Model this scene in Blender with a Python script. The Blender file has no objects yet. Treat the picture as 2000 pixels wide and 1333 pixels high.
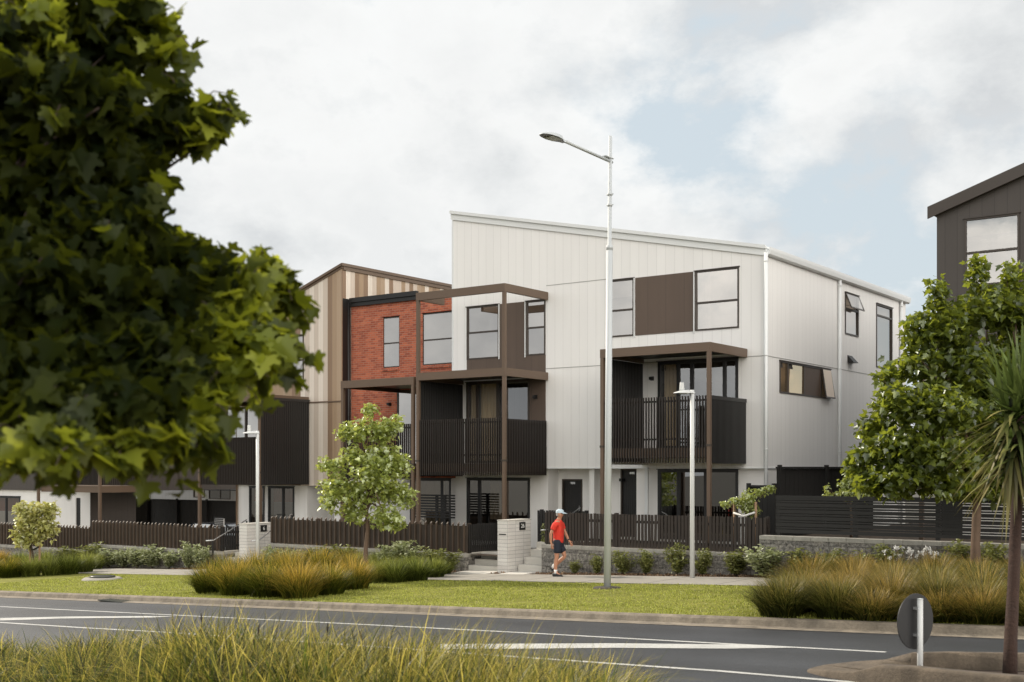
import bpy, bmesh, math, random
import numpy as np
from mathutils import Vector, Matrix, Quaternion
sc = bpy.context.scene
COL = sc.collection
random.seed(7); RNG = np.random.default_rng(7)

# ---------------------------------------------------------------- survey
# The place is laid out in metres: X runs along the street (houses face -Y),
# the survey below turns sight-line readings into metres on known planes.
S_, C_ = 0.5883, 0.8087
FPX, CX, HY, EYE = 2342.0, 1000.0, 917.0, 2.85
G0, GS = 0.742, 0.04           # street falls 4 % towards -X
def gz(x): return G0 + GS * max(-75.0, min(30.0, x))
def dY(px, Y): return Y / (C_ + S_ * (px - CX) / FPX)
def xY(px, Y): return (C_ * (px - CX) / FPX - S_) * dY(px, Y)
def zY(px, py, Y): return EYE - (py - HY) / FPX * dY(px, Y)
def yX(px, X):
    a = (px - CX) / FPX; D = X / (C_ * a - S_); return (S_ * a + C_) * D
def zX(px, py, X):
    a = (px - CX) / FPX; return EYE - (py - HY) / FPX * X / (C_ * a - S_)
def gp(px, py, off=0.0):
    a = (px - CX) / FPX; k = (py - HY) / FPX; m = C_ * a - S_
    D = (EYE - G0 - off) / (k + GS * m)
    return Vector((m * D, (S_ * a + C_) * D, EYE - k * D))
def sp(px, py, D):
    a = (px - CX) / FPX
    return Vector(((C_ * a - S_) * D, (S_ * a + C_) * D, EYE - (py - HY) / FPX * D))

# ---------------------------------------------------------------- materials
def nodes(m):
    m.use_nodes = True; nt = m.node_tree; nt.nodes.clear(); return nt
def N(nt, t, **kw):
    n = nt.nodes.new(t)
    for k, v in kw.items():
        if k.startswith('i_'):
            key = k[2:]; key = int(key) if key.isdigit() else key.replace('_', ' ')
            n.inputs[key].default_value = v
        else: setattr(n, k, v)
    return n
def L(nt, a, b): nt.links.new(a, b)
def rgba(c): return (c[0], c[1], c[2], 1)
def mixc(nt, fac, a, b, mode='MIX'):
    n = N(nt, 'ShaderNodeMix', data_type='RGBA', blend_type=mode)
    for idx, v in ((0, fac), (6, a), (7, b)):
        if hasattr(v, 'is_output'): L(nt, v, n.inputs[idx])
        else: n.inputs[idx].default_value = v if idx == 0 else rgba(v)
    return n.outputs[2]
def math_(nt, op, a, b=None, c=None):
    n = N(nt, 'ShaderNodeMath', operation=op)
    for i, v in enumerate((a, b, c)):
        if v is None: continue
        if hasattr(v, 'is_output'): L(nt, v, n.inputs[i])
        else: n.inputs[i].default_value = v
    return n.outputs[0]
def ramp(nt, fac, stops, interp='LINEAR'):
    r = N(nt, 'ShaderNodeValToRGB'); r.color_ramp.interpolation = interp
    e = r.color_ramp.elements
    while len(e) < len(stops): e.new(0.5)
    for el, (p, c) in zip(e, stops):
        el.position = p; el.color = rgba(c) if len(c) == 3 else c
    L(nt, fac, r.inputs[0]); return r.outputs[0]
MATS = {}
def M(name, col, rough=0.6, var=0.12, scale=1.5, bump=0.0, bscale=60, metal=0.0, spec=0.5, stain=0.0, fine=0.06):
    """plain painted / mineral surface with large stains, fine mottling and micro bump"""
    if name in MATS: return MATS[name]
    m = bpy.data.materials.new(name); nt = nodes(m)
    out = N(nt, 'ShaderNodeOutputMaterial'); b = N(nt, 'ShaderNodeBsdfPrincipled')
    tc = N(nt, 'ShaderNodeTexCoord')
    n1 = N(nt, 'ShaderNodeTexNoise', i_Scale=scale, i_Detail=6.0, i_Roughness=0.6); L(nt, tc.outputs['Object'], n1.inputs['Vector'])
    n2 = N(nt, 'ShaderNodeTexNoise', i_Scale=bscale, i_Detail=4.0, i_Roughness=0.7); L(nt, tc.outputs['Object'], n2.inputs['Vector'])
    f1 = math_(nt, 'MULTIPLY_ADD', n1.outputs['Fac'], 2 * var, 1 - var)
    f2 = math_(nt, 'MULTIPLY_ADD', n2.outputs['Fac'], 2 * fine, 1 - fine)
    f = math_(nt, 'MULTIPLY', f1, f2)
    v = N(nt, 'ShaderNodeVectorMath', operation='SCALE'); v.inputs[0].default_value = col; L(nt, f, v.inputs['Scale'])
    c = v.outputs[0]
    if stain > 0:
        mp = N(nt, 'ShaderNodeMapping'); mp.inputs['Scale'].default_value = (3.0, 3.0, 0.35); L(nt, tc.outputs['Object'], mp.inputs[0])
        n3 = N(nt, 'ShaderNodeTexNoise', i_Scale=1.6, i_Detail=5.0); L(nt, mp.outputs[0], n3.inputs['Vector'])
        s = ramp(nt, n3.outputs['Fac'], [(0.5, (0, 0, 0)), (0.75, (1, 1, 1))])
        c = mixc(nt, math_(nt, 'MULTIPLY', s, stain), c, tuple(x * 0.45 for x in col))
    L(nt, c, b.inputs['Base Color'])
    b.inputs['Metallic'].default_value = metal; b.inputs['Specular IOR Level'].default_value = spec
    L(nt, math_(nt, 'MULTIPLY_ADD', n1.outputs['Fac'], 0.2, rough - 0.1), b.inputs['Roughness'])
    if bump > 0:
        bp = N(nt, 'ShaderNodeBump', i_Strength=bump, i_Distance=0.02); L(nt, n2.outputs['Fac'], bp.inputs['Height']); L(nt, bp.outputs[0], b.inputs['Normal'])
    L(nt, b.outputs[0], out.inputs[0]); MATS[name] = m; return m

def M_boards(name, col, pitch=0.3, gap=0.035, groove=0.35, rough=0.55, wobble=0.035, streak=0.12):
    """vertical groove-jointed cladding; u = X + Y so it works on walls along X and along Y"""
    m = bpy.data.materials.new(name); nt = nodes(m)
    out = N(nt, 'ShaderNodeOutputMaterial'); b = N(nt, 'ShaderNodeBsdfPrincipled')
    tc = N(nt, 'ShaderNodeTexCoord'); sx = N(nt, 'ShaderNodeSeparateXYZ'); L(nt, tc.outputs['Object'], sx.inputs[0])
    u = math_(nt, 'DIVIDE', math_(nt, 'ADD', sx.outputs[0], sx.outputs[1]), pitch)
    fr = math_(nt, 'FRACT', u)
    g = math_(nt, 'LESS_THAN', fr, gap)
    wn = N(nt, 'ShaderNodeTexWhiteNoise', noise_dimensions='1D'); L(nt, math_(nt, 'FLOOR', u), wn.inputs['W'])
    mp = N(nt, 'ShaderNodeMapping'); mp.inputs['Scale'].default_value = (2.5, 2.5, 0.3); L(nt, tc.outputs['Object'], mp.inputs[0])
    n1 = N(nt, 'ShaderNodeTexNoise', i_Scale=1.3, i_Detail=7.0, i_Roughness=0.65); L(nt, mp.outputs[0], n1.inputs['Vector'])
    f = math_(nt, 'MULTIPLY', math_(nt, 'MULTIPLY_ADD', wn.outputs[0], 2 * wobble, 1 - wobble), math_(nt, 'MULTIPLY_ADD', n1.outputs['Fac'], 2 * streak, 1 - streak))
    v = N(nt, 'ShaderNodeVectorMath', operation='SCALE'); v.inputs[0].default_value = col; L(nt, f, v.inputs['Scale'])
    L(nt, mixc(nt, g, v.outputs[0], tuple(x * groove for x in col)), b.inputs['Base Color'])
    bp = N(nt, 'ShaderNodeBump', i_Strength=0.6, i_Distance=0.01); bp.invert = True; L(nt, g, bp.inputs['Height']); L(nt, bp.outputs[0], b.inputs['Normal'])
    b.inputs['Roughness'].default_value = rough; L(nt, b.outputs[0], out.inputs[0]); return m

def M_stripes(name):
    m = bpy.data.materials.new(name); nt = nodes(m)
    out = N(nt, 'ShaderNodeOutputMaterial'); b = N(nt, 'ShaderNodeBsdfPrincipled')
    tc = N(nt, 'ShaderNodeTexCoord'); sx = N(nt, 'ShaderNodeSeparateXYZ'); L(nt, tc.outputs['Object'], sx.inputs[0])
    s = math_(nt, 'ADD', sx.outputs[0], sx.outputs[1])
    u = math_(nt, 'DIVIDE', math_(nt, 'ADD', s, 141.3), 0.23)
    wn = N(nt, 'ShaderNodeTexWhiteNoise', noise_dimensions='1D'); L(nt, math_(nt, 'FLOOR', u), wn.inputs['W'])
    c = ramp(nt, wn.outputs[0], [(0.0, (0.37, 0.26, 0.165)), (0.26, (0.60, 0.51, 0.425)), (0.50, (0.42, 0.305, 0.205)), (0.64, (0.74, 0.66, 0.57)), (0.78, (0.26, 0.17, 0.105))], 'CONSTANT')
    rib = math_(nt, 'SINE', math_(nt, 'MULTIPLY', s, 6.2832 / 0.076))
    f = math_(nt, 'MULTIPLY_ADD', rib, 0.05, 0.95)
    v = N(nt, 'ShaderNodeVectorMath', operation='SCALE'); L(nt, c, v.inputs[0]); L(nt, f, v.inputs['Scale'])
    L(nt, v.outputs[0], b.inputs['Base Color'])
    bp = N(nt, 'ShaderNodeBump', i_Strength=0.5, i_Distance=0.01); L(nt, rib, bp.inputs['Height']); L(nt, bp.outputs[0], b.inputs['Normal'])
    b.inputs['Roughness'].default_value = 0.42; b.inputs['Metallic'].default_value = 0.15
    L(nt, b.outputs[0], out.inputs[0]); return m

def M_brick(name, c1, c2, mortar, bw=0.23, bh=0.076, ms=0.009, side=False, offset=0.5, rough=0.85, bump=0.6, stainc=None, var=0.5, rag=False):
    m = bpy.data.materials.new(name); nt = nodes(m)
    out = N(nt, 'ShaderNodeOutputMaterial'); b = N(nt, 'ShaderNodeBsdfPrincipled')
    tc = N(nt, 'ShaderNodeTexCoord'); sx = N(nt, 'ShaderNodeSeparateXYZ'); L(nt, tc.outputs['Object'], sx.inputs[0])
    cx = N(nt, 'ShaderNodeCombineXYZ'); L(nt, math_(nt, 'ADD', sx.outputs[0], sx.outputs[1]), cx.inputs[0]); L(nt, sx.outputs[2], cx.inputs[1])
    br = N(nt, 'ShaderNodeTexBrick', offset=offset, i_Scale=1.0, i_Color1=rgba(c1), i_Color2=rgba(c2), i_Mortar=rgba(mortar))
    br.inputs['Mortar Size'].default_value = ms; br.inputs['Brick Width'].default_value = bw; br.inputs['Row Height'].default_value = bh; br.inputs['Mortar Smooth'].default_value = 0.3
    L(nt, cx.outputs[0], br.inputs['Vector'])
    n1 = N(nt, 'ShaderNodeTexNoise', i_Scale=2.2, i_Detail=8.0, i_Roughness=0.7); L(nt, tc.outputs['Object'], n1.inputs['Vector'])
    n2 = N(nt, 'ShaderNodeTexNoise', i_Scale=38.0, i_Detail=5.0, i_Roughness=0.75); L(nt, tc.outputs['Object'], n2.inputs['Vector'])
    f = math_(nt, 'MULTIPLY', math_(nt, 'MULTIPLY_ADD', n1.outputs['Fac'], var, 1 - var / 2), math_(nt, 'MULTIPLY_ADD', n2.outputs['Fac'], 0.6, 0.7))
    v = N(nt, 'ShaderNodeVectorMath', operation='SCALE'); L(nt, br.outputs['Color'], v.inputs[0]); L(nt, f, v.inputs['Scale'])
    c = v.outputs[0]
    if stainc:
        st = ramp(nt, n1.outputs['Fac'], [(0.56, (0, 0, 0)), (0.7, (1, 1, 1))])
        c = mixc(nt, math_(nt, 'MULTIPLY', st, 0.45), c, stainc)
    L(nt, c, b.inputs['Base Color'])
    if rag:
        n4 = N(nt, 'ShaderNodeTexNoise', i_Scale=13.0, i_Detail=6.0, i_Roughness=0.75, i_Distortion=0.6); L(nt, tc.outputs['Object'], n4.inputs['Vector'])
        v2 = N(nt, 'ShaderNodeVectorMath', operation='SCALE'); L(nt, c, v2.inputs[0]); L(nt, ramp(nt, n4.outputs['Fac'], [(0.36, (.28, .28, .28)), (0.5, (.95, .95, .95)), (0.66, (1.9, 1.9, 1.9))]), v2.inputs['Scale']); L(nt, v2.outputs[0], b.inputs['Base Color'])
    h = math_(nt, 'ADD', math_(nt, 'MULTIPLY', br.outputs['Fac'], -1.0), math_(nt, 'MULTIPLY', n2.outputs['Fac'], 0.8))
    bp = N(nt, 'ShaderNodeBump', i_Strength=bump, i_Distance=0.012); L(nt, h, bp.inputs['Height']); L(nt, bp.outputs[0], b.inputs['Normal'])
    b.inputs['Roughness'].default_value = rough; L(nt, b.outputs[0], out.inputs[0]); return m

def M_glass(name, refl=0.45, tint=(0.5, 0.5, 0.5), rcol=(1, 1, 1)):
    m = bpy.data.materials.new(name); nt = nodes(m)
    out = N(nt, 'ShaderNodeOutputMaterial'); g = N(nt, 'ShaderNodeBsdfGlossy', i_Roughness=0.0, i_Color=rgba(rcol)); t = N(nt, 'ShaderNodeBsdfTransparent', i_Color=rgba(tint))
    tc = N(nt, 'ShaderNodeTexCoord'); nz = N(nt, 'ShaderNodeTexNoise', i_Scale=0.9, i_Detail=1.0); L(nt, tc.outputs['Object'], nz.inputs['Vector'])
    bp = N(nt, 'ShaderNodeBump', i_Strength=0.05, i_Distance=0.05); L(nt, nz.outputs['Fac'], bp.inputs['Height']); L(nt, bp.outputs[0], g.inputs['Normal'])
    mx = N(nt, 'ShaderNodeMixShader'); mx.inputs[0].default_value = refl
    L(nt, t.outputs[0], mx.inputs[1]); L(nt, g.outputs[0], mx.inputs[2]); L(nt, mx.outputs[0], out.inputs[0]); return m

def M_leaf(name, cols, trans=(0.45, 0.55, 0.06), tfac=0.4, gloss=0.06, rough=0.45):
    m = bpy.data.materials.new(name); nt = nodes(m)
    out = N(nt, 'ShaderNodeOutputMaterial'); geo = N(nt, 'ShaderNodeNewGeometry')
    c = ramp(nt, geo.outputs['Random Per Island'], [(i / max(1, len(cols) - 1), k) for i, k in enumerate(cols)])
    d = N(nt, 'ShaderNodeBsdfDiffuse'); L(nt, c, d.inputs[0])
    t = N(nt, 'ShaderNodeBsdfTranslucent'); L(nt, mixc(nt, 1.0, c, trans, 'MULTIPLY') if False else mixc(nt, 0.65, c, trans), t.inputs[0])
    g = N(nt, 'ShaderNodeBsdfGlossy', i_Roughness=rough, i_Color=(0.9, 0.95, 0.9, 1))
    m1 = N(nt, 'ShaderNodeMixShader'); m1.inputs[0].default_value = tfac; L(nt, d.outputs[0], m1.inputs[1]); L(nt, t.outputs[0], m1.inputs[2])
    m2 = N(nt, 'ShaderNodeMixShader'); m2.inputs[0].default_value = gloss; L(nt, m1.outputs[0], m2.inputs[1]); L(nt, g.outputs[0], m2.inputs[2])
    L(nt, m2.outputs[0], out.inputs[0]); return m

def M_blade(name, base, tip, var=0.35, tfac=0.35, t0=0.25, t1=0.95):
    """grass blade: colour runs from base to tip (attribute t), every blade differs"""
    m = bpy.data.materials.new(name); nt = nodes(m)
    out = N(nt, 'ShaderNodeOutputMaterial'); geo = N(nt, 'ShaderNodeNewGeometry'); at = N(nt, 'ShaderNodeAttribute', attribute_name='t')
    r = geo.outputs['Random Per Island']; oi = N(nt, 'ShaderNodeObjectInfo')
    fac = math_(nt, 'ADD', at.outputs['Fac'], math_(nt, 'MULTIPLY_ADD', r, 0.7, -0.35)); fac = math_(nt, 'ADD', fac, math_(nt, 'MULTIPLY_ADD', oi.outputs['Random'], 0.5, -0.25))
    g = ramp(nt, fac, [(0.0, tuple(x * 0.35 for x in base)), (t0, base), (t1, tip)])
    wn = N(nt, 'ShaderNodeTexWhiteNoise', noise_dimensions='1D'); L(nt, r, wn.inputs['W'])
    v = N(nt, 'ShaderNodeVectorMath', operation='SCALE'); L(nt, g, v.inputs[0]); L(nt, math_(nt, 'MULTIPLY', math_(nt, 'MULTIPLY_ADD', oi.outputs['Random'], -0.35, 1.15), math_(nt, 'MULTIPLY_ADD', wn.outputs[0], 2 * var, 1 - var)), v.inputs['Scale'])
    d = N(nt, 'ShaderNodeBsdfDiffuse'); t = N(nt, 'ShaderNodeBsdfTranslucent'); L(nt, v.outputs[0], d.inputs[0]); L(nt, v.outputs[0], t.inputs[0])
    gl = N(nt, 'ShaderNodeBsdfGlossy', i_Roughness=0.4)
    m1 = N(nt, 'ShaderNodeMixShader'); m1.inputs[0].default_value = tfac; L(nt, d.outputs[0], m1.inputs[1]); L(nt, t.outputs[0], m1.inputs[2])
    m2 = N(nt, 'ShaderNodeMixShader'); m2.inputs[0].default_value = 0.03; L(nt, m1.outputs[0], m2.inputs[1]); L(nt, gl.outputs[0], m2.inputs[2])
    L(nt, m2.outputs[0], out.inputs[0]); return m

# ---------------------------------------------------------------- mesh helpers
def wloc(o):
    v = Vector((0, 0, 0))
    while o is not None: v += o.location; o = o.parent
    return v
def link(name, me, parent=None, label=None):
    o = bpy.data.objects.new(name, me); COL.objects.link(o)
    if parent is not None: o.parent = parent
    if label: o['label'] = label
    return o
def tag(o, label, cat, group=None, kind=None):
    o['label'] = label
    if cat: o['category'] = cat
    if group: o['group'] = group
    if kind: o['kind'] = kind
    return o
def thing(name, label, cat, loc=(0, 0, 0), rz=0.0, group=None):
    o = bpy.data.objects.new(name, None); COL.objects.link(o); o.location = loc; o.rotation_euler = (0, 0, rz)
    o.empty_display_size = 0.2
    return tag(o, label, cat, group)
class MB:
    def __init__(s): s.v = []; s.f = []; s.sm = []
    def add(s, vs, fs, smooth=False):
        n = len(s.v); s.v += [tuple(x) for x in vs]; s.f += [[i + n for i in f] for f in fs]; s.sm += [smooth] * len(fs); return s
    def box(s, x0, x1, y0, y1, z0, z1):
        return s.add([(x0, y0, z0), (x1, y0, z0), (x1, y1, z0), (x0, y1, z0), (x0, y0, z1), (x1, y0, z1), (x1, y1, z1), (x0, y1, z1)],
                     [(0, 3, 2, 1), (4, 5, 6, 7), (0, 1, 5, 4), (1, 2, 6, 5), (2, 3, 7, 6), (3, 0, 4, 7)])
    def hexa(s, b, t):
        return s.add(list(b) + list(t), [(0, 3, 2, 1), (4, 5, 6, 7), (0, 1, 5, 4), (1, 2, 6, 5), (2, 3, 7, 6), (3, 0, 4, 7)])
    def rbox(s, c, sx, sy, z0, z1, ang):
        ca, sa = math.cos(ang), math.sin(ang); q = []
        for dx, dy in ((-1, -1), (1, -1), (1, 1), (-1, 1)):
            x, y = dx * sx / 2, dy * sy / 2; q.append((c[0] + x * ca - y * sa, c[1] + x * sa + y * ca))
        return s.hexa([(x, y, z0) for x, y in q], [(x, y, z1) for x, y in q])
    def bar(s, p, q, w, h):
        """rectangular bar from p to q, w across, h in the up direction"""
        p, q = Vector(p), Vector(q); d = (q - p).normalized(); up = Vector((0, 0, 1)) if abs(d.z) < 0.95 else Vector((1, 0, 0))
        a = d.cross(up).normalized() * w / 2; b = a.cross(d).normalized() * h / 2
        return s.hexa([p - a - b, p + a - b, p + a + b, p - a + b], [q - a - b, q + a - b, q + a + b, q - a + b])
    def tube(s, pts, rs, n=8, cap=True):
        pts = [Vector(p) for p in pts]; rs = rs if hasattr(rs, '__len__') else [rs] * len(pts)
        vs = []; fs = []; prev = None
        for i, p in enumerate(pts):
            d = (pts[min(i + 1, len(pts) - 1)] - pts[max(i - 1, 0)]).normalized()
            if prev is None:
                a = d.cross(Vector((0, 0, 1)) if abs(d.z) < 0.9 else Vector((1, 0, 0))).normalized()
            else: a = (prev - d * prev.dot(d)).normalized()
            prev = a; b = d.cross(a)
            for k in range(n):
                t = 2 * math.pi * k / n; vs.append(p + (a * math.cos(t) + b * math.sin(t)) * rs[i])
        for i in range(len(pts) - 1):
            for k in range(n):
                fs.append((i * n + k, i * n + (k + 1) % n, (i + 1) * n + (k + 1) % n, (i + 1) * n + k))
        s.add(vs, fs, True)
        if cap:
            m = len(s.v) - len(vs); s.f += [[m + k for k in range(n)][::-1], [m + (len(pts) - 1) * n + k for k in range(n)]]; s.sm += [False, False]
        return s
    def lathe(s, c, prof, n=16):
        vs = []; fs = []
        for r, z in prof:
            for k in range(n):
                t = 2 * math.pi * k / n; vs.append((c[0] + r * math.cos(t), c[1] + r * math.sin(t), c[2] + z))
        for i in range(len(prof) - 1):
            for k in range(n): fs.append((i * n + k, i * n + (k + 1) % n, (i + 1) * n + (k + 1) % n, (i + 1) * n + k))
        fs.append(tuple(range(n))[::-1]); fs.append(tuple((len(prof) - 1) * n + k for k in range(n)))
        return s.add(vs, fs, True)
    def build(s, name, mat, parent=None, label=None, bevel=0.0):
        off = wloc(parent) if parent is not None else Vector((0, 0, 0))
        me = bpy.data.meshes.new(name); me.from_pydata([(v[0] - off.x, v[1] - off.y, v[2] - off.z) for v in s.v], [], s.f)
        me.polygons.foreach_set('use_smooth', s.sm)
        me.materials.append(mat); me.update()
        o = link(name, me, parent, label)
        if bevel > 0:
            bm = bmesh.new(); bm.from_mesh(me); bmesh.ops.recalc_face_normals(bm, faces=bm.faces)
            bmesh.ops.bevel(bm, geom=[e for e in bm.edges if not e.smooth or e.calc_face_angle(0) > 0.6], offset=bevel, segments=2, affect='EDGES', clamp_overlap=True)
            bm.to_mesh(me); bm.free()
        return o
def raw_mesh(name, V, loops, totals, mat, attr=None, smooth=False):
    me = bpy.data.meshes.new(name); me.vertices.add(len(V)); me.vertices.foreach_set('co', np.asarray(V, dtype=np.float32).ravel())
    me.loops.add(len(loops)); me.loops.foreach_set('vertex_index', np.asarray(loops, dtype=np.int32))
    st = np.concatenate([[0], np.cumsum(totals)[:-1]]).astype(np.int32)
    me.polygons.add(len(totals)); me.polygons.foreach_set('loop_start', st); me.polygons.foreach_set('loop_total', np.asarray(totals, dtype=np.int32))
    if smooth: me.polygons.foreach_set('use_smooth', np.ones(len(totals), dtype=bool))
    if attr is not None:
        a = me.attributes.new('t', 'FLOAT', 'POINT'); a.data.foreach_set('value', np.asarray(attr, dtype=np.float32))
    me.materials.append(mat); me.update(calc_edges=True); me.validate(); return me
def rotmats(n, tilt, rng, az=None):
    """random frames: columns = leaf side, leaf length, leaf normal"""
    yaw = rng.uniform(0, 2 * np.pi, n) if az is None else az
    pit = rng.normal(tilt, 0.55, n); rol = rng.normal(0, 0.6, n)
    cy, sy, cp, sp_, cr, sr = np.cos(yaw), np.sin(yaw), np.cos(pit), np.sin(pit), np.cos(rol), np.sin(rol)
    ly = np.stack([sy * cp, cy * cp, sp_], 1)                 # length axis
    nz = np.stack([-sy * sp_, -cy * sp_, cp], 1); lx = np.cross(ly, nz)
    lx2 = lx * cr[:, None] + nz * sr[:, None]; nz2 = np.cross(lx2, ly)
    return np.stack([lx2, ly, nz2], 2)
HALF_BIG = [(0, 0), (.16, -.05), (.40, -.06), (.50, .06), (.40, .15), (.62, .36), (.56, .47), (.36, .42), (.24, .52), (.30, .70), (.17, .74), (0, 1.02)]
HALF_MID = [(0, 0), (.36, -.02), (.36, .18), (.54, .44), (.26, .48), (.22, .72), (0, 1.0)]
HALF_OVAL = [(0, 0), (.22, .2), (.27, .5), (.16, .8), (0, 1.0)]
def leaf_template(half, fold=0.28, curl=0.22):
    tv = []; n = len(half)
    for x, y in half: tv.append((x, y, fold * x - curl * y * y))
    for x, y in half[1:-1]: tv.append((-x, y, fold * x - curl * y * y))
    right = list(range(n)); left = [0] + [n + i for i in range(n - 2)] + [n - 1]
    return np.array(tv), [right, left[::-1]]
def leaf_cloud(name, P, size, half, mat, rng, tilt=-0.35, svar=0.3, az=None):
    tv, tf = leaf_template(half); n = len(P); R = rotmats(n, tilt, rng, az)
    sc_ = size * (1 + rng.uniform(-svar, svar, n))
    V = np.einsum('nij,kj->nki', R, tv) * sc_[:, None, None] + P[:, None, :]
    k = len(tv); lt = np.concatenate([np.array(f) for f in tf])
    loops = (np.arange(n)[:, None] * k + lt[None, :]).ravel(); totals = np.tile([len(f) for f in tf], n)
    return raw_mesh(name, V.reshape(-1, 3), loops, totals, mat)
def blob_points(blobs, n, rng, shell=0.45):
    """leaf positions inside a list of ellipsoids (centre, radii, weight)"""
    w = np.array([b[2] * b[1][0] * b[1][1] * b[1][2] for b in blobs]) ** 0.75; w /= w.sum(); out = []
    for b, k in zip(blobs, rng.multinomial(n, w)):
        d = rng.normal(size=(k, 3)); d /= np.linalg.norm(d, axis=1)[:, None]
        r = rng.uniform(0, 1, k) ** shell
        lump = 1 + 0.22 * np.sin(d[:, 0] * 7 + b[0][0] * 3) * np.sin(d[:, 1] * 6 + b[0][1]) + 0.15 * np.sin(d[:, 2] * 9 + b[0][2] * 5)
        out.append(np.array(b[0]) + d * (r * lump)[:, None] * np.array(b[1]))
    return np.concatenate(out)
def blades(name, P, H, W, lean, mat, rng, az=None, seg=3, droop=0.45, tsc=None):
    n = len(P); az = rng.uniform(0, 2 * np.pi, n) if az is None else az
    d = np.stack([np.cos(az), np.sin(az), np.zeros(n)], 1); tw = az + np.pi / 2 + rng.normal(0, 0.5, n)
    wd = np.stack([np.cos(tw), np.sin(tw), np.zeros(n)], 1); V = []; A = []
    for i in range(seg + 1):
        t = i / seg
        c = P + d * (lean * H * t ** 1.7)[:, None]; c[:, 2] += H * (t - droop * lean * t ** 2.4)
        if i < seg:
            hw = W * (1 - t * 0.75) * (0.75 + 0.25 * min(1, t * 4)) * 0.5
            V += [c - wd * hw[:, None], c + wd * hw[:, None]]; A += [(np.full(n, t) if tsc is None else t * tsc)] * 2
        else: V.append(c); A.append(np.ones(n) if tsc is None else tsc * 1.0)
    k = len(V); V = np.stack(V, 1); A = np.stack(A, 1); fs = [[2 * i, 2 * i + 1, 2 * i + 3, 2 * i + 2] for i in range(seg - 1)] + [[2 * seg - 2, 2 * seg - 1, 2 * seg]]
    lt = np.concatenate([np.array(f) for f in fs]); loops = (np.arange(n)[:, None] * k + lt).ravel(); totals = np.tile([len(f) for f in fs], n)
    return raw_mesh(name, V.reshape(-1, 3), loops, totals, mat, A.ravel())

# ---------------------------------------------------------------- palette
m_white = M_boards('white_cladding', (0.82, 0.807, 0.785), gap=0.022, groove=0.7, wobble=.015, streak=.05)
m_white_plain = M('white_render', (0.78, 0.765, 0.735), 0.7, 0.05, 0.8, 0.05, stain=0.12)
m_white_metal = M('white_metal', (0.72, 0.735, 0.73), 0.4, 0.05, 0.7)
m_brown_panel = M_boards('brown_panel', (0.100, 0.069, 0.050), pitch=0.6, gap=0.012, groove=0.4, streak=0.18)
m_bronze = M('bronze_metal', (0.130, 0.088, 0.060), 0.45, 0.12, 1.2, metal=0.1)
m_bronze_fin = M('bronze_fin', (0.023, 0.0175, 0.014), 0.5, 0.15, 2.0)
m_frame = M('dark_bronze_frame', (0.050, 0.038, 0.029), 0.45, 0.08)
m_black = M('black_metal', (0.010, 0.0095, 0.009), 0.45, 0.15, 2.0)
m_char = M('charcoal_corrugate', (0.019, 0.018, 0.017), 0.42, 0.12, 1.4)
m_dark_inside = M('dark_interior', (0.05, 0.045, 0.04), 0.9)
m_fencebrown = M('stained_fence', (0.066, 0.045, 0.030), 0.65, 0.4, 3.0, 0.2, 30)
m_fenceblack = M('black_fence', (0.012, 0.011, 0.010), 0.6, 0.3, 2.5, 0.15, 30)
m_stripes = M_stripes('striped_metal')
m_brick = M_brick('red_brick', (0.50, 0.135, 0.065), (0.27, 0.06, 0.033), (0.38, 0.20, 0.14), ms=0.010, stainc=(0.50, 0.21, 0.12), var=.45)
m_block = M_brick('split_stone', (0.23, 0.215, 0.19), (0.15, 0.142, 0.13), (0.085, 0.08, 0.07), bw=0.42, bh=0.2, ms=0.006, bump=1.0, stainc=(0.34, 0.30, 0.235), var=1.1, rag=True)
m_whiteblock = M_brick('white_block', (0.66, 0.64, 0.60), (0.58, 0.555, 0.52), (0.30, 0.29, 0.28), bw=0.39, bh=0.105, ms=0.006, offset=0.0, bump=0.25, var=0.15)
m_conc = M('concrete', (0.28, 0.262, 0.228), 0.85, 0.25, 1.2, 0.2, 90, stain=0.25)
m_conc_light = M('pale_concrete', (0.52, 0.50, 0.455), 0.85, 0.12, 1.4, 0.15, 90, stain=0.1)
m_kerb = M('weathered_kerb', (0.20, 0.17, 0.13), 0.9, 0.75, 2.6, 0.5, 30, stain=0.85, fine=0.45)
m_pole = M('galvanised_pole', (0.47, 0.495, 0.505), 0.5, 0.06, 0.9)
m_pole_white = M('painted_pole', (0.60, 0.61, 0.60), 0.45, 0.05)
m_lampdark = M('lamp_underside', (0.06, 0.065, 0.055), 0.3)
m_lens = M('lamp_lens', (0.32, 0.34, 0.27), 0.2)
m_bark = M('bark', (0.125, 0.082, 0.055), 0.9, 0.35, 6.0, 0.6, 35, stain=0.3)
m_bark_dark = M('bark_dark', (0.06, 0.042, 0.03), 0.9, 0.3, 6.0, 0.6, 35)
m_timber = M('timber_stake', (0.30, 0.19, 0.11), 0.8, 0.25, 5.0, 0.3, 30)
m_steel = M('steel_rail', (0.55, 0.56, 0.56), 0.25, 0.05, metal=0.7)
m_glass_up = M_glass('reflective_glass', 0.54, (0.6, 0.58, 0.55), (1.0, 0.955, 0.91))
m_glass_warm = M_glass('warm_reflection_glass', 0.62, (0.9, 0.8, 0.65), (1.0, 0.80, 0.56))  # orange reflection of the side strip window is put into the colour
m_glass_low = M_glass('dark_glass', 0.30, (0.42, 0.42, 0.40))
m_glass_mid = M_glass('mid_glass', 0.26, (0.5, 0.48, 0.46))
m_glass_clear = M_glass('clear_glass', 0.24, (0.85, 0.85, 0.83))
m_glass_black = M_glass('black_glass', 0.22, (0.14, 0.15, 0.14))
m_blind = M('pale_blind', (0.30, 0.275, 0.24), 0.9, 0.06)
m_pane_bright = M('bright_pane_fill', (0.78, 0.68, 0.58), 0.9, 0.06)  # pale tone puts the brightness of the side panes into colour
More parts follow.
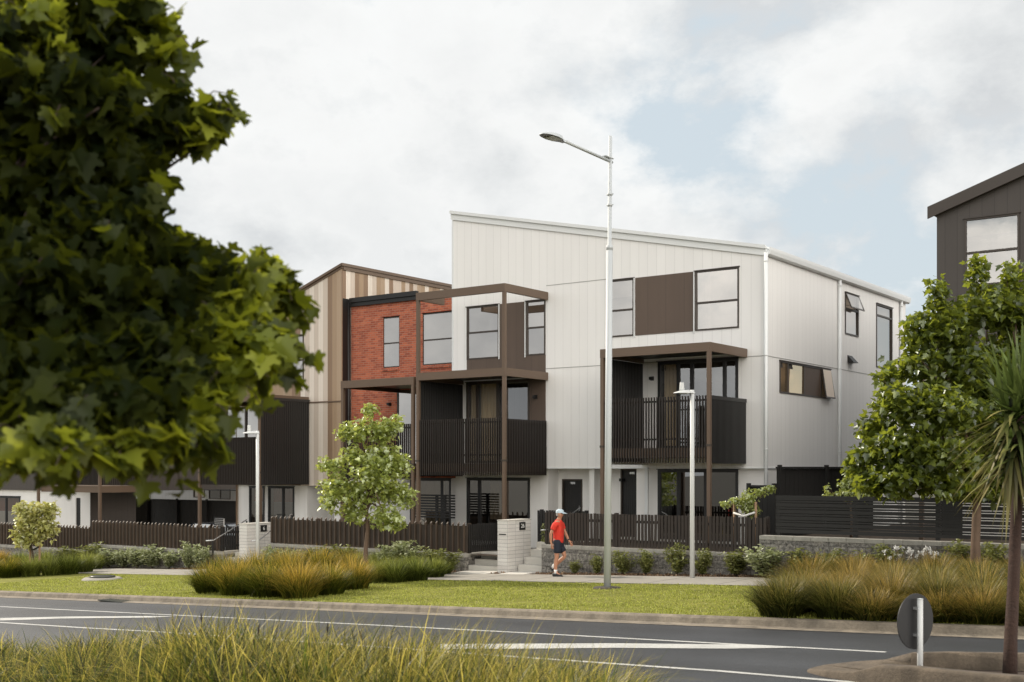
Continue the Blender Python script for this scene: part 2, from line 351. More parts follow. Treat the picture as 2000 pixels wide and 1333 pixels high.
m_curtain = M('cream_curtain', (0.62, 0.50, 0.34), 0.9, 0.12, 2.0)
m_curtain_blue = M('grey_curtain', (0.48, 0.49, 0.52), 0.9, 0.2, 2.5)
# ---------------------------------------------------------------- ground, road, path
def sheet(name, x0, x1, y0, y1, dz, mat, nx=1, ny=1, kind='structure'):
    vs = []; fs = []
    for j in range(ny + 1):
        for i in range(nx + 1):
            x = x0 + (x1 - x0) * i / nx; y = y0 + (y1 - y0) * j / ny; vs.append((x, y, gz(x) + dz))
    for j in range(ny):
        for i in range(nx): a = j * (nx + 1) + i; fs.append((a, a + 1, a + nx + 2, a + nx + 1))
    o = MB().add(vs, fs).build(name, mat); o['kind'] = kind; return o
m_soil = M('planting_soil', (0.085, 0.06, 0.04), 0.95, 0.4, 3.0, 0.8, 25, fine=0.3)
def lawn_mat():
    m = bpy.data.materials.new('lawn_turf'); nt = nodes(m); out = N(nt, 'ShaderNodeOutputMaterial'); b = N(nt, 'ShaderNodeBsdfPrincipled')
    tc = N(nt, 'ShaderNodeTexCoord'); a = N(nt, 'ShaderNodeTexNoise', i_Scale=0.7, i_Detail=8.0, i_Roughness=0.7); c = N(nt, 'ShaderNodeTexNoise', i_Scale=28.0, i_Detail=6.0, i_Roughness=0.8)
    L(nt, tc.outputs['Object'], a.inputs[0]); L(nt, tc.outputs['Object'], c.inputs[0])
    f = math_(nt, 'MULTIPLY_ADD', c.outputs['Fac'], 0.55, math_(nt, 'MULTIPLY', a.outputs['Fac'], 0.5))
    L(nt, ramp(nt, f, [(0.36, (0.10, 0.085, 0.03)), (0.5, (0.20, 0.205, 0.045)), (0.68, (0.32, 0.30, 0.09))]), b.inputs['Base Color'])
    bp = N(nt, 'ShaderNodeBump', i_Strength=0.9, i_Distance=0.04); L(nt, c.outputs['Fac'], bp.inputs['Height']); L(nt, bp.outputs[0], b.inputs['Normal'])
    b.inputs['Roughness'].default_value = 0.9; b.inputs['Specular IOR Level'].default_value = 0.1; L(nt, b.outputs[0], out.inputs[0]); return m
m_lawn = lawn_mat()
def asphalt_mat():
    m = bpy.data.materials.new('asphalt'); nt = nodes(m); out = N(nt, 'ShaderNodeOutputMaterial'); b = N(nt, 'ShaderNodeBsdfPrincipled')
    tc = N(nt, 'ShaderNodeTexCoord')
    vo = N(nt, 'ShaderNodeTexVoronoi', i_Scale=55.0); L(nt, tc.outputs['Object'], vo.inputs['Vector'])
    mp = N(nt, 'ShaderNodeMapping'); mp.inputs['Scale'].default_value = (0.10, 1.1, 1); L(nt, tc.outputs['Object'], mp.inputs[0])
    a = N(nt, 'ShaderNodeTexNoise', i_Scale=1.0, i_Detail=7.0, i_Roughness=0.65); L(nt, mp.outputs[0], a.inputs[0])
    p = N(nt, 'ShaderNodeTexNoise', i_Scale=0.5, i_Detail=5.0); L(nt, tc.outputs['Object'], p.inputs[0])
    w = N(nt, 'ShaderNodeTexNoise', i_Scale=42.0, i_Detail=4.0, i_Roughness=0.8); L(nt, tc.outputs['Object'], w.inputs[0])
    f = math_(nt, 'MULTIPLY', math_(nt, 'MULTIPLY_ADD', a.outputs['Fac'], 0.9, 0.55), math_(nt, 'MULTIPLY_ADD', p.outputs['Fac'], 1.1, 0.45))
    f = math_(nt, 'MULTIPLY', f, math_(nt, 'MULTIPLY_ADD', w.outputs['Fac'], 2.4, -0.2))
    wv = N(nt, 'ShaderNodeSeparateXYZ'); L(nt, tc.outputs['Object'], wv.inputs[0]); tr = math_(nt, 'SINE', math_(nt, 'MULTIPLY', wv.outputs[1], 3.6)); f = math_(nt, 'MULTIPLY', f, math_(nt, 'MULTIPLY_ADD', tr, 0.16, 0.95))
    cr = N(nt, 'ShaderNodeTexVoronoi', feature='DISTANCE_TO_EDGE', i_Scale=0.45); L(nt, mp.outputs[0], cr.inputs['Vector']); ck = ramp(nt, cr.outputs['Distance'], [(0.0, (.55, .55, .55)), (0.012, (1, 1, 1))]); f = math_(nt, 'MULTIPLY', f, ck)
    v = N(nt, 'ShaderNodeVectorMath', operation='SCALE'); v.inputs[0].default_value = (0.031, 0.0335, 0.038); L(nt, f, v.inputs['Scale'])
    L(nt, v.outputs[0], b.inputs['Base Color'])
    bp = N(nt, 'ShaderNodeBump', i_Strength=0.55, i_Distance=0.012); L(nt, vo.outputs['Distance'], bp.inputs['Height']); L(nt, bp.outputs[0], b.inputs['Normal'])
    b.inputs['Roughness'].default_value = 0.5; b.inputs['Specular IOR Level'].default_value = 0.55; L(nt, b.outputs[0], out.inputs[0]); return m
m_road = asphalt_mat()
RD = -0.12                                   # road surface below the verge
KY = 18.15                                   # far kerb face
gx = [-900, -400, -160, -75, 30, 120, 500, 900]; gy = [-900, -200, -60, 8.7, 60, 200, 900]
vs = [(x, y, gz(x) - 0.30) for y in gy for x in gx]
fs = [(j * len(gx) + i, j * len(gx) + i + 1, (j + 1) * len(gx) + i + 1, (j + 1) * len(gx) + i) for j in range(len(gy) - 1) for i in range(len(gx) - 1)]
g = MB().add(vs, fs).build('ground', M('far_ground', (0.05, 0.046, 0.036), .95, .4, .4)); g['kind'] = 'structure'
sheet('road', -75, 30, 8.6, KY + 0.02, RD, m_road)
sheet('verge_lawn', -75, 30, KY + 0.15, 24.3, 0.0, m_lawn)
sheet('footpath', -75, 30, 24.3, 26.55, 0.012, m_conc)
sheet('garden_bed_soil', -75, 30, 26.55, 27.5, -0.004, m_soil)
sheet('near_verge_soil', -75, 30, -40, 8.48, 0.02, m_soil)
# expansion joints of the path are real shallow strips
jm = MB()
for k in range(34):
    x = -52 + k * 1.8 + 0.3; jm.hexa([(x, 24.31, gz(x) + .0125), (x + .012, 24.31, gz(x) + .0125), (x + .012, 26.54, gz(x) + .0125), (x, 26.54, gz(x) + .0125)], [(x, 24.31, gz(x) + .0145), (x + .012, 24.31, gz(x) + .0145), (x + .012, 26.54, gz(x) + .0145), (x, 26.54, gz(x) + .0145)])
o = jm.build('footpath_joint', M('joint_dark', (0.10, 0.095, 0.085), 0.9)); o['kind'] = 'structure'  # plain dark grey joint colour
def kerb(name, y0, sgn):
    """concrete kerb with a rolled face and gutter channel; sgn +1: kerb stands on the +Y side"""
    prof = [(-0.34, RD + 0.006), (-0.02, RD + 0.014), (0.015, RD + 0.10), (0.05, 0.008), (0.15, 0.014), (0.15, -0.25)]
    vs = []; fs = []; xs = [-75 + 105 * i / 60 for i in range(61)]
    for x in xs:
        for dy, dz in prof: vs.append((x, y0 + sgn * dy, gz(x) + dz))
    k = len(prof)
    for i in range(60):
        for j in range(k - 1): fs.append((i * k + j, i * k + j + 1, (i + 1) * k + j + 1, (i + 1) * k + j))
    o = MB().add(vs, fs).build(name, m_kerb); o['kind'] = 'structure'; return o
kerb('kerb', KY, 1); kerb('kerb', 8.6, -1)
# painted lines, each laid 4 mm above the asphalt
m_paint = M('road_paint', (0.42, 0.42, 0.40), 0.7, 0.4, 1.6, 0.3, 30, fine=0.5)
def line(name, pts, w):
    P = [gp(a, b, RD) for a, b in pts]
    d0 = (P[1] - P[0]).normalized(); P = [P[0] - d0 * 0.01] + P[1:]
    vs = []; fs = []
    for i, p in enumerate(P):
        d = (P[min(i + 1, len(P) - 1)] - P[max(i - 1, 0)]); n = Vector((-d.y, d.x, 0)).normalized() * w / 2
        for q in (p - n, p + n): vs.append((q.x, q.y, gz(q.x) + RD + 0.004))
    for i in range(len(P) - 1): fs.append((2 * i, 2 * i + 2, 2 * i + 3, 2 * i + 1))
    o = MB().add(vs, fs).build(name, m_paint); o['kind'] = 'structure'; return o
line('road_edge_line', [(-300, 1150), (0, 1163.2), (350, 1177.5), (700, 1193), (1020, 1206.5), (1400, 1223), (1700, 1235.5), (2000, 1248), (2300, 1260)], 0.10)
line('road_centre_line', [(-200, 1177), (0, 1185.5), (350, 1202.5), (700, 1220), (1000, 1235.5), (1340, 1254), (1560, 1265.5), (1730, 1274.5)], 0.10)
line('road_lane_line', [(-200, 1206), (0, 1216.5), (165, 1227), (320, 1235.5), (640, 1257), (969, 1281), (1340, 1307), (1400, 1311), (1648, 1332), (1900, 1354)], 0.11)
def patch(name, pix):
    vs = [gp(a, b, RD) for a, b in pix]; o = MB().add([(p.x, p.y, gz(p.x) + RD + 0.006) for p in vs], [tuple(range(len(vs)))]).build(name, m_paint); o['kind'] = 'structure'
patch('road_chevron_bar', [(1200, 1266.5), (1420, 1268.0), (1555, 1266.2), (1425, 1259.8), (1200, 1257.5), (860, 1259), (860, 1269.5)])
patch('road_chevron_bar', [(0, 1213), (120, 1209), (300, 1207), (345, 1204.6), (300, 1204.2), (140, 1205), (0, 1208)])


# ---------------------------------------------------------------- traffic island
def island():
    xs = [-5.72, -5.6, -5.3, -4.92, -4.6, -4.2, -3.4, -2.0, 1, 6]
    hw = [0.03, 0.20, 0.40, 0.54, 0.63, 0.72, 0.92, 1.08, 1.2, 1.2]
    yc = [14.02, 13.99, 13.95, 13.90, 13.85, 13.82, 13.83, 13.80, 13.8, 13.9]
    top = [-0.10, -0.07, -0.035, 0.0, 0.10, 0.12, 0.12, 0.12, 0.12, 0.12]
    up = [(x, c + h) for x, c, h in zip(xs, yc, hw)]; lo = [(x, c - h) for x, c, h in zip(xs, yc, hw)]
    ring = lo + up[::-1]; tp = top + top[::-1]
    def inner(pt, i):
        x, y = pt; j = i if i < len(xs) else 2 * len(xs) - 1 - i
        t = 0.17; h = max(0.0, (hw[j] if j >= 4 else hw[4]) - t); return (max(x, -4.55), (yc[j] if j >= 4 else yc[4]) + (h if i >= len(xs) else -h) * (0 if j < 2 else min(1, .62 / max(.01, h) * .74) if j < 4 else 1))
    n = len(ring); vs = []; fs = []
    for i, p in enumerate(ring):
        q = inner(p, i); x, y = p
        out = Vector((x - (-2.0), y - 13.1)).normalized() * 0.035
        vs += [(x + out.x, y + out.y, gz(x) + RD - 0.05), (x + out.x * .3, y + out.y * .3, gz(x) + tp[i] - 0.03), (x - out.x, y - out.y, gz(x) + tp[i]), (q[0], q[1], gz(q[0]) + tp[i]), (q[0], q[1], gz(q[0]) - 0.10)]
    for i in range(n):
        k = (i + 1) % n
        for j in range(4): fs.append((i * 5 + j, k * 5 + j, k * 5 + j + 1, i * 5 + j + 1))
    o = MB().add(vs, fs, True).build('traffic_island_kerb', M('island_kerb', (0.115, 0.09, 0.064), .9, .8, 2.6, .6, 30, stain=.9, fine=.5)); o['kind'] = 'structure'
    q = [inner(p, i) for i, p in enumerate(ring)]
    o = MB().add([(x, y, gz(x) - 0.075) for x, y in q], [tuple(range(n))]).build('traffic_island_soil', M('island_soil', (0.038, 0.025, 0.018), .95, .6, 3.0, 1.0, 25, fine=.4)); o['kind'] = 'structure'
island()

# ---------------------------------------------------------------- walls and windows
def PT(ax, pl, u, d, z): return (u, pl + d, z) if ax == 'x' else (pl - d, u, z)
def wall(root, ax, pl, u0, u1, z0, top, mat, holes=(), reveal=0.14, name='wall'):
    tf = top if callable(top) else (lambda u: top)
    cuts = sorted({u0, u1} | {c for h in holes for c in h[:2] if u0 < c < u1}); mb = MB()
    for a, b in zip(cuts[:-1], cuts[1:]):
        hs = sorted([h for h in holes if h[0] < b - 1e-5 and h[1] > a + 1e-5], key=lambda h: h[2]); z = z0
        for h in hs:
            if h[2] > z + 1e-4: mb.add([PT(ax, pl, a, 0, z), PT(ax, pl, b, 0, z), PT(ax, pl, b, 0, h[2]), PT(ax, pl, a, 0, h[2])], [(0, 1, 2, 3)])
            z = h[3]
        mb.add([PT(ax, pl, a, 0, z), PT(ax, pl, b, 0, z), PT(ax, pl, b, 0, tf(b)), PT(ax, pl, a, 0, tf(a))], [(0, 1, 2, 3)])
    for a, b, c, d in holes:
        mb.add([PT(ax, pl, a, e, z) for e in (0, reveal) for z in (c, d)] + [PT(ax, pl, b, e, z) for e in (0, reveal) for z in (c, d)],
               [(0, 1, 3, 2), (4, 6, 7, 5), (1, 5, 7, 3), (0, 2, 6, 4)])
    return mb.build(name, mat, root)
def pbox(mb, ax, pl, u0, u1, d0, d1, z0, z1):
    if ax == 'x': mb.box(u0, u1, pl + d0, pl + d1, z0, z1)
    else: mb.box(pl - d1, pl - d0, u0, u1, z0, z1)
def window(root, ax, pl, u0, u1, z0, z1, hs=(), vs=(), glass=None, fw=0.045, fmat=None, behind=None, name='window', d0=-0.025, trim=False, open_sash=None, bh=1.0):
    """frame with transoms hs and mullions vs, one pane per light; behind: blind material right behind the glass"""
    fmat = fmat or m_frame; glass = glass or m_glass_up; mb = MB(); d1 = 0.07
    pbox(mb, ax, pl, u0, u0 + fw, d0, d1, z0, z1); pbox(mb, ax, pl, u1 - fw, u1, d0, d1, z0, z1)
    pbox(mb, ax, pl, u0 + fw, u1 - fw, d0, d1, z0, z0 + fw); pbox(mb, ax, pl, u0 + fw, u1 - fw, d0, d1, z1 - fw, z1)
    us = [u0 + fw] + [x for v in vs for x in (v - fw * .6, v + fw * .6)] + [u1 - fw]
    zs = [z0 + fw] + [x for h in hs for x in (h - fw * .6, h + fw * .6)] + [z1 - fw]
    for v in vs: pbox(mb, ax, pl, v - fw * .6, v + fw * .6, d0 + .004, d1 - .004, z0 + fw, z1 - fw)
    for i in range(0, len(us), 2):
        for h in hs: pbox(mb, ax, pl, us[i], us[i + 1], d0 + .008, d1 - .008, h - fw * .6, h + fw * .6)
    # projecting head flashing
    pbox(mb, ax, pl, u0 - .03, u1 + .03, d0 - .03, d0 + .02, z1, z1 + .02)
    w = mb.build(name, fmat, root)
    k = 0
    for i in range(0, len(us), 2):
        for j in range(0, len(zs), 2):
            k += 1
            if open_sash is not None and k - 1 == open_sash: continue
            e1, e2 = random.uniform(-.007, .007), random.uniform(-.006, .006); g = MB().add([PT(ax, pl, us[i], .022 + e1, zs[j]), PT(ax, pl, us[i + 1], .022 - e1, zs[j]), PT(ax, pl, us[i + 1], .022 - e1 + e2, zs[j + 1]), PT(ax, pl, us[i], .022 + e1 + e2, zs[j + 1])], [(0, 1, 2, 3)]).build('pane', glass, w)
    if behind is not None:
        zb_ = z1 - (z1 - z0) * bh
        MB().add([PT(ax, pl, u0, .13, zb_), PT(ax, pl, u1, .13, zb_), PT(ax, pl, u1, .13, z1), PT(ax, pl, u0, .13, z1)], [(0, 1, 2, 3)]).build('blind', behind, w)
    return w
def sash(w, ax, pl, u0, u1, z0, z1, out, hinge='top', glass=None):
    """an awning or casement sash standing open: hinged on one edge, out = opening at the free edge"""
    def o(u, z): return -0.03 - out * ((z1 - z) / (z1 - z0) if hinge == 'top' else (u - u0) / (u1 - u0))
    def P(u, z, e): return PT(ax, pl, u, o(u, z) + e, z)
    mb = MB(); t = 0.045
    for a, b, c, d in ((u0, u0 + t, z0, z1), (u1 - t, u1, z0, z1), (u0 + t, u1 - t, z0, z0 + t), (u0 + t, u1 - t, z1 - t, z1)):
        q = [(a, c), (b, c), (b, d), (a, d)]; mb.hexa([P(u, z, 0) for u, z in q], [P(u, z, 0.035) for u, z in q])
    # stay arm
    mb.bar(PT(ax, pl, u0 + .03, 0.0, z0 + .1), P(u0 + .03, z0 + .05, 0.01), .015, .015)
    s = mb.build('open_sash', m_frame, w)
    return s
def curtain(root, ax, pl, u0, u1, z0, z1, mat, amp=0.04, pitch=0.11, d=0.17):
    n = max(8, int((u1 - u0) / pitch * 8)); vs = []; fs = []
    for i in range(n + 1):
        u = u0 + (u1 - u0) * i / n; e = d + amp * math.sin(2 * math.pi * (u - u0) / pitch) + 0.3 * amp * math.sin(9 * u)
        vs += [PT(ax, pl, u, e, z0), PT(ax, pl, u, e, z1)]
    for i in range(n): fs.append((2 * i, 2 * i + 2, 2 * i + 3, 2 * i + 1))
    return MB().add(vs, fs, True).build('curtain', mat, root)
def downpipe(root, x, y, z0, z1, r, mat, name='downpipe'):
    mb = MB().tube([(x, y, z0), (x, y, z1)], r, 10)
    z = z0 + 0.6
    while z < z1: mb.lathe((x, y, z), [(r + .008, -.02), (r + .008, .02)], 10); z += 2.6
    return mb.build(name, mat, root)
def rib_screen(root, ax, pl, u0, u1, z0, z1, mat, pitch=0.075, t=0.05, name='privacy_screen', frame=True):
    """vertical batten screen: backing sheet with ribs on both faces"""
    mb = MB(); pbox(mb, ax, pl, u0, u1, -t / 2 + .012, t / 2 - .012, z0, z1); n = int((u1 - u0) / pitch)
    for i in range(n):
        u = u0 + (i + 0.5) * (u1 - u0) / n; pbox(mb, ax, pl, u - pitch * .28, u + pitch * .28, -t / 2 - .01, t / 2 + .01, z0 + .005, z1 - .005)
    if frame:
        pbox(mb, ax, pl, u0 - .004, u1 + .004, -t / 2 - .02, t / 2 + .02, z1, z1 + .10)
    return mb.build(name, mat, root)
def fins(root, ax, pl, u0, u1, z0, z1, mat, pitch=0.085, w=0.022, dep=0.06, name='balustrade', rails=True, capjag=0.0):
    mb = MB(); n = max(1, round((u1 - u0) / pitch))
    for i in range(n):
        u = u0 + (i + 0.5) * (u1 - u0) / n; pbox(mb, ax, pl, u - w / 2, u + w / 2, -dep / 2, dep / 2, z0, z1)
    if rails:
        for z in (z0 + (z1 - z0) * 0.36, z1 - 0.12): pbox(mb, ax, pl, u0, u1, dep / 2 + .001, dep / 2 + .04, z - .025, z + .025)
    return mb.build(name, mat, root)
def beam(root, pts, w, h, mat, name='pergola_beam'):
    mb = MB()
    for p, q in pts: mb.bar(p, q, w, h)
    return mb.build(name, mat, root)

# ================================================================ white house
YF, YG, YR = 31.0, 31.15, 31.75              # facade, ground floor face, porch back
XL, XR = -25.0, -13.86; YB = 43.0
wh = thing('townhouse', 'large white board-clad pair of townhouses with a single sloping roof and two bronze framed balconies', 'house', (-19.4, 37.0, 0.5))
ZT = lambda x: 11.30 + (x - XL) * (8.93 - 11.30) / (XR - XL)
def rect(pl_px, pr_px, yt, yb, Y=YF):
    return (xY(pl_px, Y), xY(pr_px, Y), zY(pl_px, yb, Y), zY(pl_px, yt, Y))
A1 = rect(912, 975, 600.9, 703.5); A2 = rect(1028, 1065.5, 589, 696); A3 = rect(1188, 1238.5, 549, 660); A4 = rect(1358, 1443.5, 528.5, 648)
A4 = (A4[0], A4[1], A3[2], A3[3]); A2 = (A2[0], A2[1], A1[2], A1[3])
FA, FB = 3.05, 3.45                          # first floor levels of the two units
B1 = (xY(911, YF), xY(1035, YF), FA, zY(911, 748, YF)); B2 = (xY(1285, YF), xY(1442, YF), FB, zY(1285, 708, YF))
wall(wh, 'x', YF, XL, XR, 2.9, ZT, m_white, [A1, A2, A3, A4, B1, B2])
GA = (xY(912, YG), xY(1035, YG), 0.52, 2.56); GB = (xY(1285, YG), xY(1442, YG), 0.80, 2.84)
xp0, xp1 = xY(1070, YG), xY(1243, YG)        # porch between the two ground floor walls
wall(wh, 'x', YG, XL + .02, xp0, -0.2, 2.9, m_white_plain, [GA]); wall(wh, 'x', YG, xp1, XR - .02, -0.2, 2.9, m_white_plain, [GB])
wall(wh, 'y', xp0, YG, YR, -0.2, 2.9, m_white_plain)
MB().box(-19.73, -19.56, YG + .01, YR - .002, -0.2, 2.9).build('party_wall', m_white_plain, wh)
DA = (-21.13, -20.36, 0.46, 2.54); DB = (-18.97, -18.2, 0.78, 2.86)
wall(wh, 'x', YR, xp0, -17.2, -0.2, 2.9, m_white_plain, [DA, DB])
MB().add([(XL, YF, 2.9), (XR, YF, 2.9), (XR, YR, 2.9), (XL, YR, 2.9)], [(0, 1, 2, 3)]).build('porch_soffit', m_white_plain, wh)
for d in (DA, DB):
    mb = MB().box(d[0] + .05, d[1] - .05, YR + .05, YR + .09, d[2], d[3] - .05)
    for i in range(9):
        u = d[0] + .09 + i * (d[1] - d[0] - .18) / 8; mb.box(u - .006, u + .006, YR + .042, YR + .05, d[2] + .05, d[3] - .12)
    do = mb.build('front_door', m_black, wh, 'black boarded front door in the porch')
    MB().box(d[0], d[0] + .048, YR - .01, YR + .1, d[2], d[3]).box(d[1] - .048, d[1], YR - .01, YR + .1, d[2], d[3]).box(d[0] + .048, d[1] - .048, YR - .01, YR + .1, d[3] - .048, d[3]).build('door_frame', m_frame, do)
    MB().tube([(d[1] - .12, YR + .0, d[2] + .85), (d[1] - .12, YR + .0, d[2] + 1.25)], .012, 8).build('handle', m_steel, do)
    MB().box(d[0] + .3, d[0] + .47, YR + .03, YR + .05, d[3] - .16, d[3] - .09).build('door_closer', m_steel, do)
# right side wall with its windows
S1 = (yX(1650, XR), yX(1676, XR), zX(1650, 652.6, XR), zX(1650, 571, XR)); S2 = (yX(1711, XR), yX(1742, XR), zX(1711, 700, XR), zX(1711, 592.8, XR))
S3 = (yX(1522, XR), yX(1621, XR), zX(1522, 767.6, XR), zX(1522, 704.6, XR)); S2 = (S2[0], S2[1], S2[2] - 0.3, S2[3])
wall(wh, 'y', XR, YF, YB, 2.9, ZT(XR), m_white, [S1, S2, S3]); wall(wh, 'y', XR - .02, YG, YB, -0.3, 2.9, m_white_plain)
MB().add([(XL, YF, 2.9), (XL, YB, 2.9), (XL, YB, ZT(XL)), (XL, YF, ZT(XL))], [(0, 1, 2, 3)]).build('wall', m_white, wh)
MB().add([(XL, YB, -.2), (XR, YB, -.2), (XR, YB, ZT(XR)), (XL, YB, ZT(XL))], [(0, 1, 2, 3)]).build('wall', m_white_plain, wh)
MB().add([(XL, YF + 5, .5), (XR, YF + 5, .5), (XR, YF + 5, ZT(XR) - .1), (XL, YF + 5, ZT(XL) - .1)], [(0, 1, 2, 3)]).build('inner_wall', m_dark_inside, wh)
mb = MB()
for z in (2.95, 5.75): mb.box(XL + .02, XR - .02, YF + .2, YF + 4.9, z, z + .15)
mb.build('inner_floor', m_dark_inside, wh)
# roof: sheet, barge flashing along the raking front, gutter on the low side
def rk(x, dz): return ZT(x) + dz
mb = MB().hexa([(XL - .06, YF - .1, rk(XL - .06, .04)), (XR + .05, YF - .1, rk(XR + .05, .04)), (XR + .05, YB + .1, rk(XR + .05, .04)), (XL - .06, YB + .1, rk(XL - .06, .04))],
               [(XL - .06, YF - .1, rk(XL - .06, .09)), (XR + .05, YF - .1, rk(XR + .05, .09)), (XR + .05, YB + .1, rk(XR + .05, .09)), (XL - .06, YB + .1, rk(XL - .06, .09))])
rf = mb.build('roof', m_white_metal, wh)
mb = MB()
for y0, y1, d0, d1 in ((YF - .05, YF - .012, -.17, .10), (YF - .11, YF - .052, .02, .12)):
    mb.hexa([(XL - .03, y0, rk(XL, d0)), (XR + .03, y0, rk(XR, d0)), (XR + .03, y1, rk(XR, d0)), (XL - .03, y1, rk(XL, d0))],
            [(XL - .03, y0, rk(XL, d1)), (XR + .03, y0, rk(XR, d1)), (XR + .03, y1, rk(XR, d1)), (XL - .03, y1, rk(XL, d1))])
mb.build('barge_flashing', m_white_metal, rf)
ge = ZT(XR)
gv = [(.0, -.16), (.05, -.165), (.13, -.13), (.15, -.02), (.15, .06), (.135, .06), (.125, -.02), (.03, -.1), (.02, .04), (0, .04)]
vs = [(XR + .01 + a, y, ge + b) for y in (YF - .06, YB + .1) for a, b in gv]; n = len(gv)
MB().add(vs, [(i, (i + 1) % n, n + (i + 1) % n, n + i) for i in range(n)] + [tuple(range(n))[::-1], tuple(range(n, 2 * n))]).build('gutter', m_white_metal, wh)
for px in (1496, 1640, 1760):
    y = yX(px, XR + .06); downpipe(wh, XR + .06, y, 0.2, ge - .1, .055, m_white_metal)
mb = MB()
for z in (6.0,): mb.box(XL, XR, YF - .008, YF - .001, z - .011, z + .011); mb.box(XR + .001, XR + .008, YF, YB, z - .011, z + .011)
xa, xb = xY(1067, YF), xY(1186, YF); mb.box(xa, xb, YF - .008, YF - .001, zY(1067, 558.5, YF) - .01, zY(1067, 558.5, YF) + .01)
mb.build('joint_flashing', M('joint_grey', (0.34, 0.335, 0.32), 0.6), wh)
mb = MB().box(XL, XR, YF - .02, YF + .03, 2.87, 2.9); mb.box(XR - .03, XR + .02, YF, YB, 2.87, 2.9); mb.build('drip_flashing', m_white_metal, wh)
MB().box(XR - .06, XR + .012, YF - .012, YF + .06, 2.9, ge - .2).build('corner_flashing', m_white_metal, wh); MB().box(XL - .012, XL + .06, YF - .012, YF + .06, 2.9, ZT(XL) - .2).build('corner_flashing', m_white_metal, wh)
# bronze infill panels
z0 = zY(912, 735, YF); x0, x1 = xY(975.5, YF), xY(1027.5, YF)
MB().box(xY(912, YF), xY(1066, YF), YF - .014, YF - .003, z0, A1[2]).box(A1[1] + .03, A2[0] - .03, YF - .014, YF - .003, A1[2], A1[3]).build('infill_panel', m_brown_panel, wh)
MB().box(B1[1], xY(1066, YF), YF - .014, YF - .003, 2.93, z0).build('infill_panel', m_brown_panel, wh)
MB().box(A3[1] + .045, A4[0] - .045, YF - .014, YF - .003, A3[2], A3[3]).build('infill_panel', m_brown_panel, wh)
for u, a in ((A1[1] + .012, A1), (A2[0] - .03, A2), (A3[1] + .018, A3), (A4[0] - .03, A4)): MB().box(u - .012, u + .012, YF - .05, YF - .001, a[2] - .05, a[3] + .02).build('window_trim', m_white_metal, wh)
window(wh, 'x', YF, *A1, hs=[zY(912, 651.5, YF)], behind=m_blind); window(wh, 'x', YF, *A2, hs=[zY(912, 651.5, YF)], behind=m_blind)
hz = zY(1238, 604, YF); window(wh, 'x', YF, *A3, hs=[hz], behind=m_blind, bh=.3); w = window(wh, 'x', YF, *A4, hs=[hz]); curtain(w, 'x', YF, A4[0] + .05, A4[0] + .4, A4[2], A4[3], m_blind, .03, .1, .2)
w = window(wh, 'x', YF, *B1, vs=[xY(932, YF), xY(972, YF)], glass=m_glass_clear, fw=0.075, name='sliding_door')
curtain(w, 'x', YF, xY(911, YF) + .05, xY(928, YF), FA, B1[3], m_curtain); curtain(w, 'x', YF, xY(934, YF), xY(969, YF), FA, B1[3], m_curtain, .05, .16)
w = window(wh, 'x', YF, *B2, vs=[xY(1325, YF), xY(1351, YF), xY(1415, YF)], glass=m_glass_clear, fw=0.085, fmat=m_black, name='sliding_door')
curtain(w, 'x', YF, xY(1292, YF), xY(1320, YF), FB, B2[3], m_curtain, .045, .12)
w = window(wh, 'x', YG, *GA, vs=[xY(936, YG), xY(983, YG)], hs=[], glass=m_glass_low, fw=0.08, fmat=m_black, name='ranch_slider')
curtain(w, 'x', YG, xY(940, YG), xY(962, YG), 1.2, 2.5, m_curtain, .03, .2, .5)
w = window(wh, 'x', YG, *GB, vs=[xY(1325, YG), xY(1378, YG)], glass=m_glass_black, fw=0.08, fmat=m_black, name='ranch_slider')
w = window(wh, 'y', XR, *S1, hs=[S1[2] + (S1[3] - S1[2]) * .62], behind=m_pane_bright, glass=m_glass_up, open_sash=1); sash(w, 'y', XR, S1[0], S1[1], S1[2] + (S1[3] - S1[2]) * .62, S1[3], .20)
MB().add([PT('y', XR, S1[0] + .04, -.05, S1[3] - .05), PT('y', XR, S1[1] - .04, -.05, S1[3] - .05), PT('y', XR, S1[1] - .04, -.20, S1[2] + (S1[3] - S1[2]) * .62 + .05), PT('y', XR, S1[0] + .04, -.20, S1[2] + (S1[3] - S1[2]) * .62 + .05)], [(0, 1, 2, 3)]).build('pane', m_glass_up, w)
window(wh, 'y', XR, *S2, hs=[S2[3] - .38], behind=m_pane_bright, glass=m_glass_up)
ya, yb, yc = yX(1538, XR), yX(1570, XR), yX(1603, XR)
w = window(wh, 'y', XR, *S3, vs=[ya, yb, yc], glass=m_glass_warm, behind=m_curtain, open_sash=3)
MB().box(XR - .02, XR + .004, yb + .03, yc - .03, S3[2] + .046, S3[3] - .046).build('spandrel', m_brown_panel, w)
sash(w, 'y', XR, yc + .02, S3[1], S3[2], S3[3], .15, 'top')
MB().add([PT('y', XR, yc + .06, -.05, S3[3] - .04), PT('y', XR, S3[1] - .04, -.05, S3[3] - .04), PT('y', XR, S3[1] - .04, -.17, S3[2] + .04), PT('y', XR, yc + .06, -.17, S3[2] + .04)], [(0, 1, 2, 3)]).build('pane', m_pane_bright, w)  # opaque pane painted pale in place of reflecting glass
y0, y1 = yX(1655, XR), yX(1664, XR); zt, zb = zX(1656, 694, XR), zX(1656, 709, XR)
MB().add([(XR, y0, zb), (XR, y1, zb), (XR, y1, zt), (XR, y0, zt), (XR + .22, y0, zb), (XR + .22, y1, zb)], [(0, 4, 3), (1, 2, 5), (0, 1, 5, 4), (3, 4, 5, 2), (0, 3, 2, 1)]).build('vent_cowl', m_black, wh)
def wall_light(root, x, y, z, mat=m_black):
    MB().box(x - .05, x + .05, y - .04, y, z - .06, z + .06).box(x - .045, x + .045, y - .14, y - .04, z - .045, z + .045).build('wall_light', mat, root)
